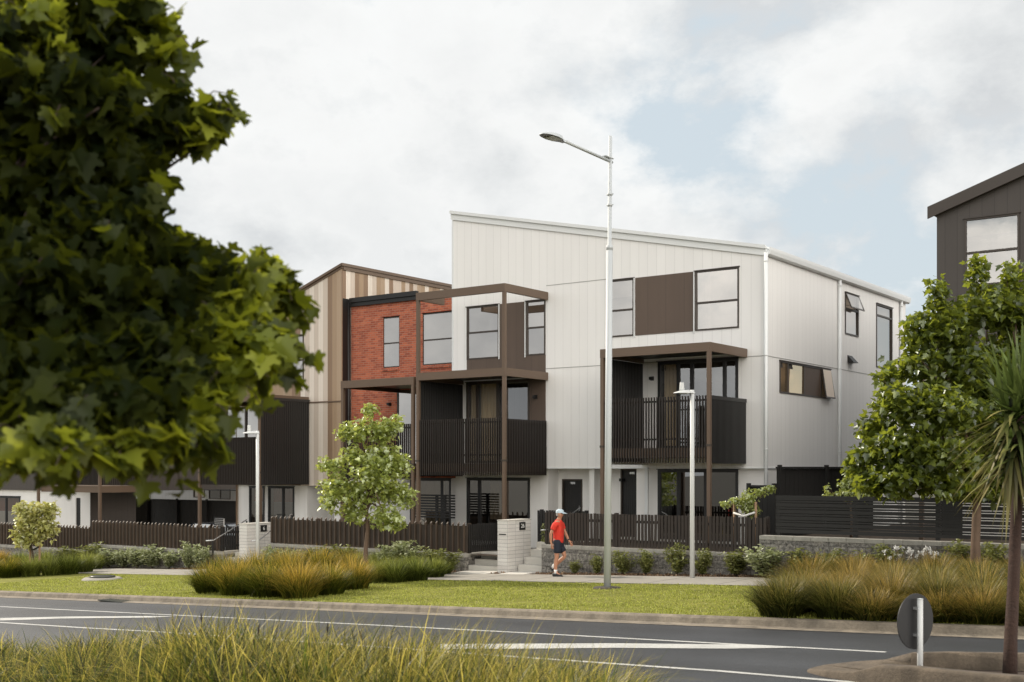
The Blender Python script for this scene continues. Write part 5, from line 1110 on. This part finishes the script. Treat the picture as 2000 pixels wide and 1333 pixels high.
for px, top, w, k, lab in [(1123, 1098, 22, 1, 'small sparse shrub at the wall foot just right of the walking man'), (1166, 1088, 26, 1, 'thin shrub by the stone wall touching the left side of the tall lamp post'), (1218, 1082, 34, 0, 'olive shrub by the stone wall, first to the right of the tall lamp post'),
                           (1262, 1080, 32, 1, 'olive shrub by the stone wall, second to the right of the tall lamp post'), (1322, 1070, 34, 0, 'taller shrub by the stone wall, just left of the short white lamp'), (1371, 1078, 30, 0, 'shrub by the stone wall close behind the short white lamp'), (1437, 1080, 48, 1, 'broad shrub by the stone wall between the short lamp and the dense corner bush')]:
    shrub(px, top, w, k, lab, group=gB)
shrub(1495, 1072, 58, 2, 'dense pale bush at the corner where the stone wall steps up', 26.5)
for px, top, w, k, lab in [(1562, 1078, 46, 1, 'first shrub along the high block wall right of the corner bush'), (1622, 1080, 40, 0, 'second shrub along the high block wall right of the corner bush'), (1686, 1084, 44, 1, 'third shrub along the high block wall right of the corner bush'), (1738, 1072, 46, 0, 'shrub beside the white flowers at the high block wall'), (1868, 1066, 50, 1, 'shrub by the high block wall just left of the right tree trunk'), (1950, 1070, 50, 0, 'shrub by the high block wall right of the right tree trunk')]:
    shrub(px, top, w, k, lab, 26.6, gR)
for px, top, w, k, lab in [(135, 1072, 40, 0, 'olive shrub at the far left wall right of the staked tree'), (182, 1066, 44, 1, 'shrub at the step of the far left wall'), (212, 1074, 34, 2, 'spreading silvery shrub right after the wall step at left'), (240, 1076, 28, 2, 'first upright silvery shrub on the far left wall'), (268, 1072, 32, 2, 'second upright silvery shrub on the far left wall'), (297, 1068, 34, 3, 'third upright silvery shrub on the far left wall'), (330, 1078, 30, 2, 'low thin silvery shrub on the far left wall'), (369, 1062, 26, 3, 'tallest pale silvery shrub on the far left wall'), (393, 1070, 26, 3, 'narrow silvery shrub beside the far left handrail')]:
    shrub(px, top, w, k, lab, group=gL)
for px, top, w, k, lab in [(532, 1070, 30, 2, 'grey shrub under the brown fence just right of the second far handrail'), (566, 1074, 32, 2, 'second grey shrub under the brown fence from the far handrail'), (605, 1076, 32, 1, 'third shrub under the brown fence from the far handrail'), (648, 1070, 44, 0, 'shrub under the brown fence left of the young tree trunk'), (677, 1072, 36, 1, 'shrub close to the left of the young tree trunk'), (768, 1062, 44, 3, 'tall silvery bush right of the young tree trunk'), (796, 1060, 40, 3, 'tallest silvery bush right of the young tree trunk'), (836, 1076, 40, 1, 'olive shrub under the fence right of the silvery bushes'), (872, 1078, 44, 0, 'shrub at the corner of the fence left of the pale steps')]:
    shrub(px, top, w, k, lab, 26.9 if px < 700 else 26.5, gA)
shrub(1072, 1035, 22, 0, 'dark potted-looking bush behind the walking man at the fence', 28.6)
# white agapanthus-like flowers
fl = thing('flower_clump', 'white flowers on tall stalks above the rusty grasses at the right wall', 'flowers', (xY(1790, 26.4), 26.4, gz(-9)))
rng = np.random.default_rng(77); mb = MB(); fp = []
for _ in range(26):
    px = rng.uniform(1730, 1830); x = xY(px, 26.4) ; z = zY(px, rng.uniform(1070, 1092), 26.4); y = 26.4 + rng.uniform(-.2, .2); mb.tube([(x, y, gz(x)), (x + .02, y, z)], .006, 5)
    fp.append(np.array([np.array([x, y, z]) + rng.normal(0, .020, 3) for _ in range(26)]) - np.array(fl.location))
mb.build('stalks', m_bark, fl); m_pet = M_leaf('white_petal', [(.7, .7, .68), (.8, .8, .78)], (.8, .8, .8), .2, .02)
for q_ in fp: link('flower_head', leaf_cloud('flower_head', q_, .045, HALF_OVAL, m_pet, rng, .4), fl)

# ---------------------------------------------------------------- tussock grasses
m_rust = M_blade('rust_tussock', (0.10, 0.125, 0.012), (0.60, 0.40, 0.07), .45, .35, .35, 1.1)
m_rustR = M_blade('bronze_tussock', (0.058, 0.075, 0.011), (0.37, 0.255, 0.06), .5, .3, .35, 1.15)
m_green = M_blade('green_tussock', (0.10, 0.13, 0.02), (0.33, 0.35, 0.075), .4, .35, .2, 1.0)
m_olive = M_blade('olive_tussock', (0.055, 0.068, 0.012), (0.25, 0.20, 0.05), .5, .3, .3, 1.1)
m_fore = M_blade('foreground_grass', (0.058, 0.080, 0.008), (0.52, 0.41, 0.085), .9, .4, .4, 1.15)  # dark base colour also paints shade deep in the grass bank
def tuss_mesh(seed, mat, n=1700, R=.30, lean=(.25, 1.0), W=.0125):
    rng = np.random.default_rng(seed); az = rng.uniform(0, 2 * np.pi, n); r = R * rng.uniform(0, 1, n) ** .6
    P = np.stack([np.cos(az) * r, np.sin(az) * r, np.zeros(n) - .03], 1); H = rng.uniform(.6, 1.12, n); ln = rng.uniform(*lean, n) * (.35 + r / R * .75)
    a2 = az + rng.normal(0, .55, n) + .35 * np.sin(az + seed)
    return blades('blades', P, H * (1 - .25 * r / R), np.full(n, W) * rng.uniform(.6, 1.3, n), ln, mat, rng, a2, 4, .5, np.clip(1.12 - .75 * r / R + rng.normal(0, .12, n), .25, 1.15))  # outer blades darker and greener: the clump's lit top is put into colour
TR = [tuss_mesh(51 + i, m_rust) for i in range(3)]; TB = [tuss_mesh(61 + i, m_rustR) for i in range(3)]; TO = [tuss_mesh(81 + i, m_olive) for i in range(2)]; TG = [tuss_mesh(71 + i, m_green, 900, .26, (.25, .95), .019) for i in range(3)]
def tussock(x, y, h, s, meshes, label, group, dz=0):
    t = thing('tussock', label, 'grass clump', (x, y, gz(x) + dz), random.uniform(0, 6.28), group); t.scale = (s, s, h); link('blades', random.choice(meshes), t); return t
random.seed(99)
lab = 'golden-tipped tussock grass in the kerbside bed left of the street tree'; grp = 'golden tussocks in the left kerbside bed'
def at_g(px, py): p = gp(px, py); return p.x, p.y
for px, py, h, s in [(412, 1158, .95, 1.15), (462, 1162, 1.1, 1.2), (522, 1166, 1.05, 1.25), (585, 1168, 1.12, 1.3), (640, 1161, 1.0, 1.2), (690, 1151, 1.02, 1.15), (440, 1140, 1.05, 1.1), (500, 1142, 1.2, 1.2), (565, 1142, 1.25, 1.25), (625, 1138, 1.25, 1.2), (680, 1134, 1.1, 1.1)]:
    x, y = at_g(px, py); tussock(x, max(y, 18.75), h, s, TR, lab, grp)
lab = 'dark green strappy grass clump around the foot of the young street tree'; grp = 'green clumps by the street tree'
for px, py, h, s in [(735, 1138, .85, 1), (775, 1138, .8, .95), (815, 1135, .8, .95), (850, 1128, .75, .9), (700, 1122, .9, .9), (745, 1118, .95, .9), (790, 1118, .9, .9), (835, 1120, .75, .85), (720, 1106, .9, .9), (865, 1122, .6, .8), (760, 1128, .8, .9), (805, 1126, .8, .9)]:
    x, y = at_g(px, py); tussock(x, y, h, s, TG, lab, grp)
lab = 'green grass clump in the bed under the small staked tree at left'; grp = 'green clumps at the far left'
for px, py, h, s in [(-20, 1128, .9, 1), (20, 1128, .85, 1), (60, 1126, .9, 1), (100, 1124, .85, 1), (135, 1122, .95, 1), (165, 1118, .95, .95), (185, 1112, .8, .85), (40, 1112, .9, 1), (90, 1110, .9, 1), (130, 1108, .9, 1), (0, 1110, .9, 1), (-50, 1116, .9, 1), (165, 1106, .85, .85)]:
    x, y = at_g(px, py); tussock(x, y, h, s * 1.05, TG if px > 30 else TR, lab, grp)
lab = 'rust-brown tussock grass in the kerbside bed at right behind the sign'; grp = 'rusty tussocks in the right kerbside bed'
yy = KY + .55; row = 0
while yy < 26.2:
    x = xY((1535, 1548, 1560, 1572, 1582, 1590, 1600, 1610, 1620, 1630, 1640)[row], yy)
    while x < -1.2:
        D_ = (Vector((x, yy, 0)).dot(Vector((-S_, C_, 0)))); a_ = (x * C_ + yy * S_) / D_
        if a_ < .47: tussock(x + random.uniform(-.12, .12), yy + random.uniform(-.15, .15), random.uniform(.58, .95), random.uniform(1.0, 1.35), TB if random.random() < (.5 if row < 2 else .75) else TO, lab, grp)
        x += .8
    yy += .8 if row < 3 else 1.1; row += 1
# foreground grass bank: one mass nobody could count
rng = np.random.default_rng(123)
prof = [(-200, 1262), (0, 1266), (90, 1255), (200, 1232), (300, 1250), (340, 1228), (380, 1204), (430, 1192), (480, 1202), (560, 1218), (640, 1214), (720, 1220), (800, 1232), (880, 1246), (960, 1250), (1000, 1256), (1080, 1282), (1140, 1290), (1190, 1312), (1230, 1345), (1290, 1390)]
pp = np.array(prof); Ps = []; Hs = []; Ws = []; Ls = []; Az = []
for row_y, dens in ((9.05, 1.0), (8.6, 1.0), (8.15, 1.0), (7.7, .9), (7.2, .8), (6.8, .7)):
    for px in np.arange(-170, 1270, 34):
        pxj = px + rng.uniform(-17, 17); Y = row_y + rng.uniform(-.2, .2); D = dY(pxj, Y); x = xY(pxj, Y)
        tp_ = np.interp(pxj, pp[:, 0], pp[:, 1]) + (9.05 - row_y) * 15 + rng.uniform(-42, 44); zt = EYE - (tp_ - HY) / FPX * D; g_ = gz(x) + .02; h = zt - g_
        if h < .15: continue
        n = int(330 * dens); az = rng.uniform(0, 2 * np.pi, n); r = .26 * rng.uniform(0, 1, n) ** .6; comb = rng.normal(.3, 1.3); st = rng.uniform(.15, .95)
        Ps.append(np.stack([x + np.cos(az) * r, Y + np.sin(az) * r, np.full(n, g_ - .03)], 1)); Hs.append(h * rng.uniform(.75, 1.38, n)); Ws.append(.0115 * rng.uniform(.35, 1.6, n)); Ls.append(rng.uniform(.25, 1.8, n) * (.6 + .65 * st))
        mixd = rng.uniform(0, 1, n) < .45; Az.append(np.where(mixd, az + rng.normal(0, .5, n), comb + rng.normal(0, .42, n)))
n = 700; px = rng.uniform(-100, 1200, n); Y = rng.uniform(8.0, 9.2, n); x = np.array([xY(a, b) for a, b in zip(px, Y)]); D = np.array([dY(a, b) for a, b in zip(px, Y)])
zt = EYE - (np.interp(px, pp[:, 0], pp[:, 1]) - HY - rng.uniform(-15, 34, n)) / FPX * D; g_ = G0 + GS * x
Ps.append(np.stack([x, Y, g_], 1)); Hs.append(np.maximum(.2, zt - g_)); Ws.append(np.full(n, .009)); Ls.append(rng.uniform(.05, .7, n)); Az.append(rng.normal(.4, .9, n))
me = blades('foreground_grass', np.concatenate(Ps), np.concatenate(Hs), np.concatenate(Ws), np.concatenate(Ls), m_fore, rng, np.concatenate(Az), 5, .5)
tag(link('foreground_grass', me), 'mass of long golden green grass along the near kerb in the foreground', 'grass', kind='stuff')
# dark seed heads on stalks among the grass
n = 14; px = rng.uniform(0, 900, n); Y = rng.uniform(7.2, 8.8, n); mb = MB()
for a_, b_ in zip(px, Y):
    D = dY(a_, b_); x = xY(a_, b_); zt = EYE - (np.interp(a_, pp[:, 0], pp[:, 1]) - HY + rng.uniform(5, 75)) / FPX * D; g_ = gz(x); dx = rng.normal(0, .06)
    if zt - g_ < .25: continue
    mb.tube([(x, b_, g_), (x + dx * .5, b_, (g_ + zt) / 2), (x + dx, b_, zt)], [.004, .004, .003], 5); mb.tube([(x + dx, b_, zt - .01), (x + dx * 1.1, b_, zt + .03), (x + dx * 1.3, b_, zt + .08)], [.006, .012, .004], 6)
o = mb.build('seed_heads', M('seed_head', (.035, .028, .018), .9, .3, 8)); tag(o, 'dark seed heads standing among the foreground grass', 'seed heads', kind='stuff')
# lawn blades
n = 90000; x = rng.uniform(-34, -5, n); Y = rng.uniform(KY + .17, 24.28, n); k = np.array([True] * n)
bare = .5 + .25 * np.sin(x * 2.9 + Y * 1.7) + .25 * np.sin(x * 5.3 - Y * 4.1 + np.sin(x * 1.3) * 3); k = bare + rng.uniform(0, .55, n) > .42; x, Y = x[k], Y[k]; n = len(x)
P = np.stack([x, Y, G0 + GS * x - .005], 1); nz = .5 + .5 * np.sin(x * 1.7 + np.sin(Y * 2.1) * 2) * np.sin(Y * 1.3 + x * .6)
m_lawnblade = M_blade('lawn_blade', (0.22, 0.265, 0.032), (0.48, 0.49, 0.10), .4, .35, .1, 1.0)
me = blades('lawn_grass', P, .035 + .05 * nz * rng.uniform(.3, 1, n), np.full(n, .016), rng.uniform(.2, 1.2, n), m_lawnblade, rng, None, 2)
tag(link('lawn_grass', me), 'short bright green mown grass between the kerb and the footpath', 'grass', kind='stuff')
# bark mulch along the wall foot
n = 5200; x = rng.uniform(-34, -8, n); Y = rng.uniform(26.57, 27.25, n)
keep = ~(((x > -21.6) & (x < -20.15)) | ((x > -19.8) & (x < -18.8)) | ((x > -32.4) & (x < -29.8))); x, Y = x[keep], Y[keep]
me = leaf_cloud('bark_mulch', np.stack([x, Y, G0 + GS * x + .012], 1), .055, HALF_OVAL, M_leaf('mulch_chip', [(.10, .05, .025), (.22, .13, .07), (.32, .23, .15), (.07, .04, .025)], (.1, .06, .03), .05, .02), rng, 0.1)
tag(link('bark_mulch', me), 'brown bark and dead leaves along the foot of the stone wall', 'mulch', kind='stuff')
# ---------------------------------------------------------------- the walking man
def skinned(name, J, E, mat, root, sub=2, rootidx=0):
    """J: list of (x, y, z, rx, ry); E: edges; returns one smooth continuous mesh"""
    me = bpy.data.meshes.new(name); me.from_pydata([j[:3] for j in J], E, []); o = bpy.data.objects.new(name, me); COL.objects.link(o)
    sk = o.modifiers.new('s', 'SKIN'); sk.use_smooth_shade = True
    if not me.skin_vertices: pass
    lay = me.skin_vertices[0].data
    for i, j in enumerate(J): lay[i].radius = (j[3], j[4]); lay[i].use_root = (i == rootidx)
    ss = o.modifiers.new('b', 'SUBSURF'); ss.levels = sub; ss.render_levels = sub
    dg = bpy.context.evaluated_depsgraph_get(); ev = bpy.data.meshes.new_from_object(o.evaluated_get(dg)); bpy.data.objects.remove(o)
    for p in ev.polygons: p.use_smooth = True
    ev.materials.clear(); ev.materials.append(mat); return link(name, ev, root)
m_skin = M('skin', (0.42, 0.20, 0.12), .5, .12, 6.0); m_shirt = M('red_shirt', (0.62, 0.035, 0.018), .8, .3, 7.0, .9, 13); m_shorts = M('navy_shorts', (0.010, 0.014, 0.024), .85, .15, 5.0)
m_cap_ = M('pale_blue_cap', (0.50, 0.60, 0.66), .7, .06); m_shoe = M('black_shoe', (0.02, 0.02, 0.02), .6, .2, 9); m_sock = M('white_sock', (.68, .68, .66), .9, .05); m_eye = M('dark_eye', (.02, .015, .01), .3); m_hair = M('grey_hair', (.30, .28, .26), .8, .2, 20)
pf = gp(1087, 1127); man = thing('person', 'man walking right on the footpath in red t-shirt, navy shorts and pale blue cap', 'person', (pf.x, pf.y, gz(pf.x) + .014), math.radians(18)); man.scale = (1.0, 1.0, 1.0)
J = []; E = []
def j(x, y, z, r, r2=None, to=None):
    J.append((x, y, z, r, r2 or r)); i = len(J) - 1
    if to is not None: E.append((to, i))
    return i
pel = j(.04, 0, .94, .12, .145); wai = j(.05, 0, 1.08, .105, .135, pel); che = j(.055, 0, 1.28, .115, .155, wai); nb = j(.05, 0, 1.44, .075, .09, che); nk = j(.07, 0, 1.50, .062, .062, nb)
jaw = j(.095, 0, 1.555, .068, .06, nk); hd = j(.092, 0, 1.635, .092, .075, jaw); tp_ = j(.082, 0, 1.70, .075, .065, hd)
nose = j(.195, 0, 1.60, .014, .012, j(.165, 0, 1.605, .02, .018, hd))
for s in (1, -1): j(.085, s * .088, 1.615, .014, .022, hd)
def arm(s, sh, el, wr, kn, curl):
    a = j(.05, s * .13, 1.40, .075, .075, che); b = j(*sh, .058, .058, a); b2 = j((sh[0] + el[0]) / 2, (sh[1] + el[1]) / 2, (sh[2] + el[2]) / 2, .047, .047, b); c = j(*el, .040, .040, b2)
    c2 = j(el[0] * .6 + wr[0] * .4, el[1] * .6 + wr[1] * .4, el[2] * .6 + wr[2] * .4, .040, .040, c); d = j(*wr, .026, .03, c2)
    W = Vector(wr); K = Vector(kn); ax_ = (K - W).normalized(); fw = Vector((1, 0, 0)); fw = (fw - ax_ * fw.dot(ax_)).normalized(); pal = ax_.cross(fw)
    m = j(*(W + ax_ * .045), .032, .018, d); k0 = j(*(W + ax_ * .085), .034, .016, m)
    inn = Vector((0, -s, 0))
    for q, ln in ((-.027, .062), (-.009, .075), (.009, .08), (.027, .07)):
        p1 = K + fw * q; p1 = W + ax_ * .10 + fw * q; f1 = j(*p1, .0095, .0095, k0); p2 = p1 + ax_ * ln * .5 + inn * curl * .4; f2 = j(*p2, .0085, .0085, f1); p3 = p2 + (ax_ * .8 + inn * curl * 18).normalized() * ln * .5; j(*p3, .007, .007, f2)
    t1 = W + ax_ * .045 + fw * .04; a1 = j(*t1, .011, .011, m); j(*(t1 + (ax_ + fw * .35).normalized() * .05), .009, .009, a1)
arm(-1, (.02, -.20, 1.37), (-.085, -.245, 1.12), (-.085, -.235, .885), (-.06, -.23, .79), .02)
arm(1, (.07, .20, 1.37), (.17, .235, 1.13), (.275, .225, .92), (.33, .22, .84), .02)
def leg(s, hip, kn, ank, heel, toe):
    a = j(*hip, .098, .10, pel); b = j(hip[0] * .5 + kn[0] * .5, hip[1] * .5 + kn[1] * .5, hip[2] * .5 + kn[2] * .5, .078, .078, a); c = j(*kn, .054, .054, b)
    d = j(kn[0] * .65 + ank[0] * .35 - .015, kn[1], kn[2] * .65 + ank[2] * .35, .056, .054, c); e = j(*ank, .034, .034, d); f = j(*heel, .034, .034, e); j(*toe, .026, .034, e)
leg(-1, (.04, -.095, .86), (.035, -.10, .49), (.0, -.10, .10), (-.03, -.10, .05), (.13, -.11, .035))
leg(1, (.05, .095, .86), (.20, .10, .515), (-.10, .10, .23), (-.15, .10, .20), (-.03, .11, .085))
skinned('body', J, E, m_skin, man)
J = []; E = []
a0 = j(.045, 0, .86, .142, .172); a = j(.045, 0, .90, .145, .172, a0); b = j(.055, 0, 1.04, .145, .172, a); c = j(.06, 0, 1.26, .15, .188, b); d = j(.052, 0, 1.41, .112, .13, c); j(.06, 0, 1.485, .082, .09, d)
for s, sh, el in ((-1, (.02, -.205, 1.37), (-.05, -.235, 1.20)), (1, (.07, .205, 1.37), (.125, .23, 1.20))):
    e = j(.05, s * .13, 1.385, .10, .10, c); f = j(*sh, .084, .084, e); j(*el, .075, .075, f)
skinned('t_shirt', J, E, m_shirt, man)
J = []; E = []
a00 = j(.045, 0, 1.03, .125, .15); a = j(.045, 0, .93, .135, .162, a00); 
for s, k in ((-1, (.038, -.105, .585)), (1, (.155, .105, .60))):
    b = j(.045, s * .088, .83, .115, .115, a); c = j((.045 + k[0]) / 2, s * .1, .71, .112, .112, b); j(*k, .112, .112, c)
skinned('shorts', J, E, m_shorts, man)
def local(mb, nm, mat, par=man):
    me = bpy.data.meshes.new(nm); me.from_pydata(mb.v, [], mb.f); me.polygons.foreach_set('use_smooth', mb.sm); me.materials.append(mat); return link(nm, me, par)
def cap():
    vs = []; fs = []; n = 20; c = Vector((.088, 0, 1.655)); prof = [(1.0, 0), (1.0, .35), (.93, .62), (.75, .84), (.45, .97), (.12, 1.02)]
    for r_, z in prof:
        for k in range(n): t = 2 * math.pi * k / n; vs.append(c + Vector((math.cos(t) * .108 * r_, math.sin(t) * .088 * r_, z * .098)))
    for i in range(len(prof) - 1):
        for k in range(n): fs.append((i * n + k, i * n + (k + 1) % n, (i + 1) * n + (k + 1) % n, (i + 1) * n + k))
    fs.append(tuple((len(prof) - 1) * n + k for k in range(n))); o = local(MB().add(vs, fs, True), 'cap', m_cap_)
    vs = []; m = 12
    for i in range(m + 1):
        t = -1.15 + 2.3 * i / m; a_ = c + Vector((math.cos(t) * .104, math.sin(t) * .085, .012)); b_ = a_ + Vector((.095 * math.cos(t * .75), .012 * math.sin(t), -.03 * math.cos(t * .6)))
        vs += [a_, b_, a_ + Vector((0, 0, .008)), b_ + Vector((0, 0, .006))]
    fs = []
    for i in range(m):
        p, q = 4 * i, 4 * i + 4; fs += [(p, p + 1, q + 1, q), (p + 2, q + 2, q + 3, p + 3), (p + 1, p + 3, q + 3, q + 1)]
    me = bpy.data.meshes.new('cap_peak'); me.from_pydata([tuple(v) for v in vs], [], fs); me.materials.append(m_cap_); link('cap_peak', me, o)
cap()
# short grey hair below the cap, eyes, mouth
vs = []; fs = []; n = 14
for r_, z in ((1.03, 1.668), (1.04, 1.62), (.93, 1.575)):
    for k in range(n): t = math.pi * .42 + (2 * math.pi - math.pi * .84) * k / (n - 1); vs.append((.09 + math.cos(t) * .1 * r_, math.sin(t) * .082 * r_, z))
for i in range(2):
    for k in range(n - 1): fs.append((i * n + k, i * n + k + 1, (i + 1) * n + k + 1, (i + 1) * n + k))
local(MB().add(vs, fs, True), 'hair', m_hair)
for s in (-1, 1):
    mb = MB(); c = Vector((.168, s * .03, 1.628)); vs = [c + Vector((.006 * math.cos(b_), .011 * math.sin(b_) * math.cos(a_), .006 * math.sin(b_) * math.sin(a_))) for b_ in (.3, .9, 1.5) for a_ in [2 * math.pi * q / 8 for q in range(8)]]
    fs = [(i * 8 + k, i * 8 + (k + 1) % 8, (i + 1) * 8 + (k + 1) % 8, (i + 1) * 8 + k) for i in range(2) for k in range(8)] + [tuple(range(8))]; local(mb.add(vs, fs, True), 'eye', m_eye)
local(MB().tube([(.155, -.026, 1.56), (.166, 0, 1.558), (.155, .026, 1.56)], .0055, 6), 'mouth', M('lips', (.30, .10, .08), .5))
def shoe(p, toe, s):
    """running shoe from heel p to toe"""
    p, q = Vector(p), Vector(toe); d = (q - p); ln = d.length; d.normalize(); sd = Vector((0, 1, 0)); up = d.cross(sd) * -1; up = sd.cross(d) * -1 if up.z < 0 else up; prof = [(-.02, .5, .35), (.0, .8, .9), (.15, .9, 1.25), (.3, .92, 1.2), (.5, .95, .85), (.7, 1.05, .62), (.88, .9, .5), (1.0, .5, .3)]; vs = []; fs = []; n = 10
    for t, w, h in prof:
        for k in range(n):
            a_ = 2 * math.pi * k / n; z = math.sin(a_); vs.append(p + d * ln * t + sd * math.cos(a_) * .047 * w + up * ((z * .5 + .5) * .082 * h if z > 0 else .041 * h * (1 + z)))
    for i in range(len(prof) - 1):
        for k in range(n): fs.append((i * n + k, i * n + (k + 1) % n, (i + 1) * n + (k + 1) % n, (i + 1) * n + k))
    fs += [tuple(range(n)), tuple((len(prof) - 1) * n + k for k in range(n))]; o = local(MB().add(vs, fs, True), 'shoe', m_shoe)
    a_, b_ = p + d * .02, p + d * ln * .97; local(MB().hexa([a_ - sd * .04 - up * .006, b_ - sd * .04 - up * .006, b_ + sd * .04 - up * .006, a_ + sd * .04 - up * .006], [a_ - sd * .042 + up * .014, b_ - sd * .042 + up * .014, b_ + sd * .042 + up * .014, a_ + sd * .042 + up * .014]), 'sole', M('shoe_sole', (.06, .06, .06), .7), o)
shoe((-.075, -.10, .008), (.20, -.115, .010), -1); shoe((-.205, .10, .20), (-.03, .112, .012), 1)
local(MB().tube([(.004, -.10, .18), (.0, -.10, .06)], [.046, .044], 10), 'sock', m_sock); local(MB().tube([(-.085, .10, .30), (-.14, .10, .19)], [.045, .043], 10), 'sock', m_sock)
local(MB().tube([(.255, .227, .96), (.266, .226, .935)], .037, 12), 'wristwatch', m_black)

# ---------------------------------------------------------------- sky, sun, camera
SUN_EL, SUN_AZ = 33.0, 178.0            # azimuth measured from +X towards +Y
sd = Vector((math.cos(math.radians(SUN_AZ)) * math.cos(math.radians(SUN_EL)), math.sin(math.radians(SUN_AZ)) * math.cos(math.radians(SUN_EL)), math.sin(math.radians(SUN_EL))))
sun = bpy.data.lights.new('sun', 'SUN'); sun.energy = 5.0; sun.angle = math.radians(3.0); sun.color = (1.0, 0.90, 0.76)
so = bpy.data.objects.new('sun', sun); COL.objects.link(so); so.rotation_euler = (-sd).to_track_quat('-Z', 'Y').to_euler(); so.location = (-30, 0, 40)
w = bpy.data.worlds.new('World'); sc.world = w; w.use_nodes = True; nt = w.node_tree; nt.nodes.clear()
out = N(nt, 'ShaderNodeOutputWorld'); bg = N(nt, 'ShaderNodeBackground'); bg.inputs['Strength'].default_value = 0.1
sky = N(nt, 'ShaderNodeTexSky'); sky.sky_type = 'NISHITA'; sky.sun_disc = False; sky.sun_elevation = math.radians(SUN_EL); sky.sun_rotation = math.atan2(sd.x, sd.y); sky.air_density = 1.2; sky.dust_density = 2.0; sky.ozone_density = 1.0
tc = N(nt, 'ShaderNodeTexCoord'); mp = N(nt, 'ShaderNodeMapping'); mp.inputs['Scale'].default_value = (1, 1, 1.5); mp.inputs['Location'].default_value = (0.4093, 4.6989, 2.3705); L(nt, tc.outputs['Generated'], mp.inputs[0])
def cloud(off):
    av = N(nt, 'ShaderNodeVectorMath', operation='ADD'); L(nt, mp.outputs[0], av.inputs[0]); av.inputs[1].default_value = off
    big = N(nt, 'ShaderNodeTexNoise', i_Scale=2.3, i_Detail=3.0, i_Roughness=0.5); L(nt, av.outputs[0], big.inputs[0])
    fin = N(nt, 'ShaderNodeTexNoise', i_Scale=6.5, i_Detail=10.0, i_Roughness=0.60, i_Distortion=0.1); L(nt, av.outputs[0], fin.inputs[0])
    return math_(nt, 'MULTIPLY_ADD', fin.outputs['Fac'], 0.42, math_(nt, 'MULTIPLY', big.outputs['Fac'], 0.70))
d0 = cloud((0, 0, 0)); d1 = cloud((-.05, .02, .055))
mask = ramp(nt, d0, [(0.485, (0, 0, 0)), (0.515, (.62, .62, .62)), (0.55, (.94, .94, .94)), (0.60, (1, 1, 1))])
lit = math_(nt, 'MULTIPLY_ADD', math_(nt, 'SUBTRACT', d0, d1), 5.5, 0.55)
dens = ramp(nt, d0, [(0.53, (1, 1, 1)), (0.68, (.86, .87, .88))])
ccol = ramp(nt, lit, [(0.15, (7.0, 7.2, 7.35)), (0.5, (8.6, 8.75, 8.75)), (0.85, (9.9, 9.95, 9.85))])
ccol = mixc(nt, 1.0, ccol, dens, 'MULTIPLY')
haze = mixc(nt, 0.86, sky.outputs[0], (6.9, 7.75, 8.3))
c = mixc(nt, mask, haze, ccol)
# unseen sky behind the viewer is brightened and warmed to light the house fronts
dt = N(nt, 'ShaderNodeVectorMath', operation='DOT_PRODUCT'); L(nt, tc.outputs['Generated'], dt.inputs[0]); dt.inputs[1].default_value = (0.86, -0.51, 0.0)
bf = ramp(nt, dt.outputs['Value'], [(-0.0, (1, 1, 1)), (0.38, (3.0, 2.88, 2.74))])
bf = mixc(nt, math_(nt, 'MULTIPLY_ADD', mask, .75, .25), (1, 1, 1), bf)
sz = N(nt, 'ShaderNodeSeparateXYZ'); L(nt, tc.outputs['Generated'], sz.inputs[0])
bf = mixc(nt, 1.0, bf, ramp(nt, sz.outputs[2], [(0.42, (1, 1, 1)), (0.72, (.72, .73, .75))]), 'MULTIPLY'); bf = mixc(nt, 1.0, bf, ramp(nt, sz.outputs[0], [(0.35, (1, 1, 1)), (0.85, (1.65, 1.6, 1.55))]), 'MULTIPLY')   # zenith dimmed to favour the sun; added glow from +X lights side wall
n3 = N(nt, 'ShaderNodeTexNoise', i_Scale=5.0, i_Detail=7.0, i_Roughness=0.55, i_Distortion=0.5); L(nt, mp.outputs[0], n3.inputs[0])
var3 = ramp(nt, n3.outputs['Fac'], [(0.38, (.50, .52, .55)), (0.5, (.95, .94, .93)), (0.62, (1.35, 1.3, 1.24))])
bf = mixc(nt, 1.0, bf, mixc(nt, ramp(nt, dt.outputs['Value'], [(0.0, (0, 0, 0)), (0.2, (1, 1, 1))]), (1, 1, 1), var3), 'MULTIPLY')
vm = N(nt, 'ShaderNodeVectorMath', operation='MULTIPLY'); L(nt, c, vm.inputs[0]); L(nt, bf, vm.inputs[1])
L(nt, vm.outputs[0], bg.inputs['Color']); L(nt, bg.outputs[0], out.inputs[0])
cam = bpy.data.cameras.new('camera'); co = bpy.data.objects.new('camera', cam); COL.objects.link(co); sc.camera = co
co.location = (0, 0, EYE); co.rotation_euler = (math.pi / 2, 0, math.asin(S_)); cam.sensor_width = 36.0; cam.lens = FPX / 2000 * 36; cam.shift_y = (HY - 666.5) / 2000; cam.clip_end = 3000; cam.clip_start = .1
cam.dof.use_dof = True; cam.dof.focus_distance = 33.0; cam.dof.aperture_fstop = 2.6
sc.view_settings.view_transform = 'Standard'; sc.view_settings.look = 'None'; sc.view_settings.exposure = 0; sc.view_settings.gamma = 1
sc.cycles.use_denoising = True; sc.cycles.max_bounces = 8; sc.cycles.transparent_max_bounces = 8; sc.cycles.caustics_reflective = False; sc.cycles.caustics_refractive = False; sc.cycles.sample_clamp_indirect = 6
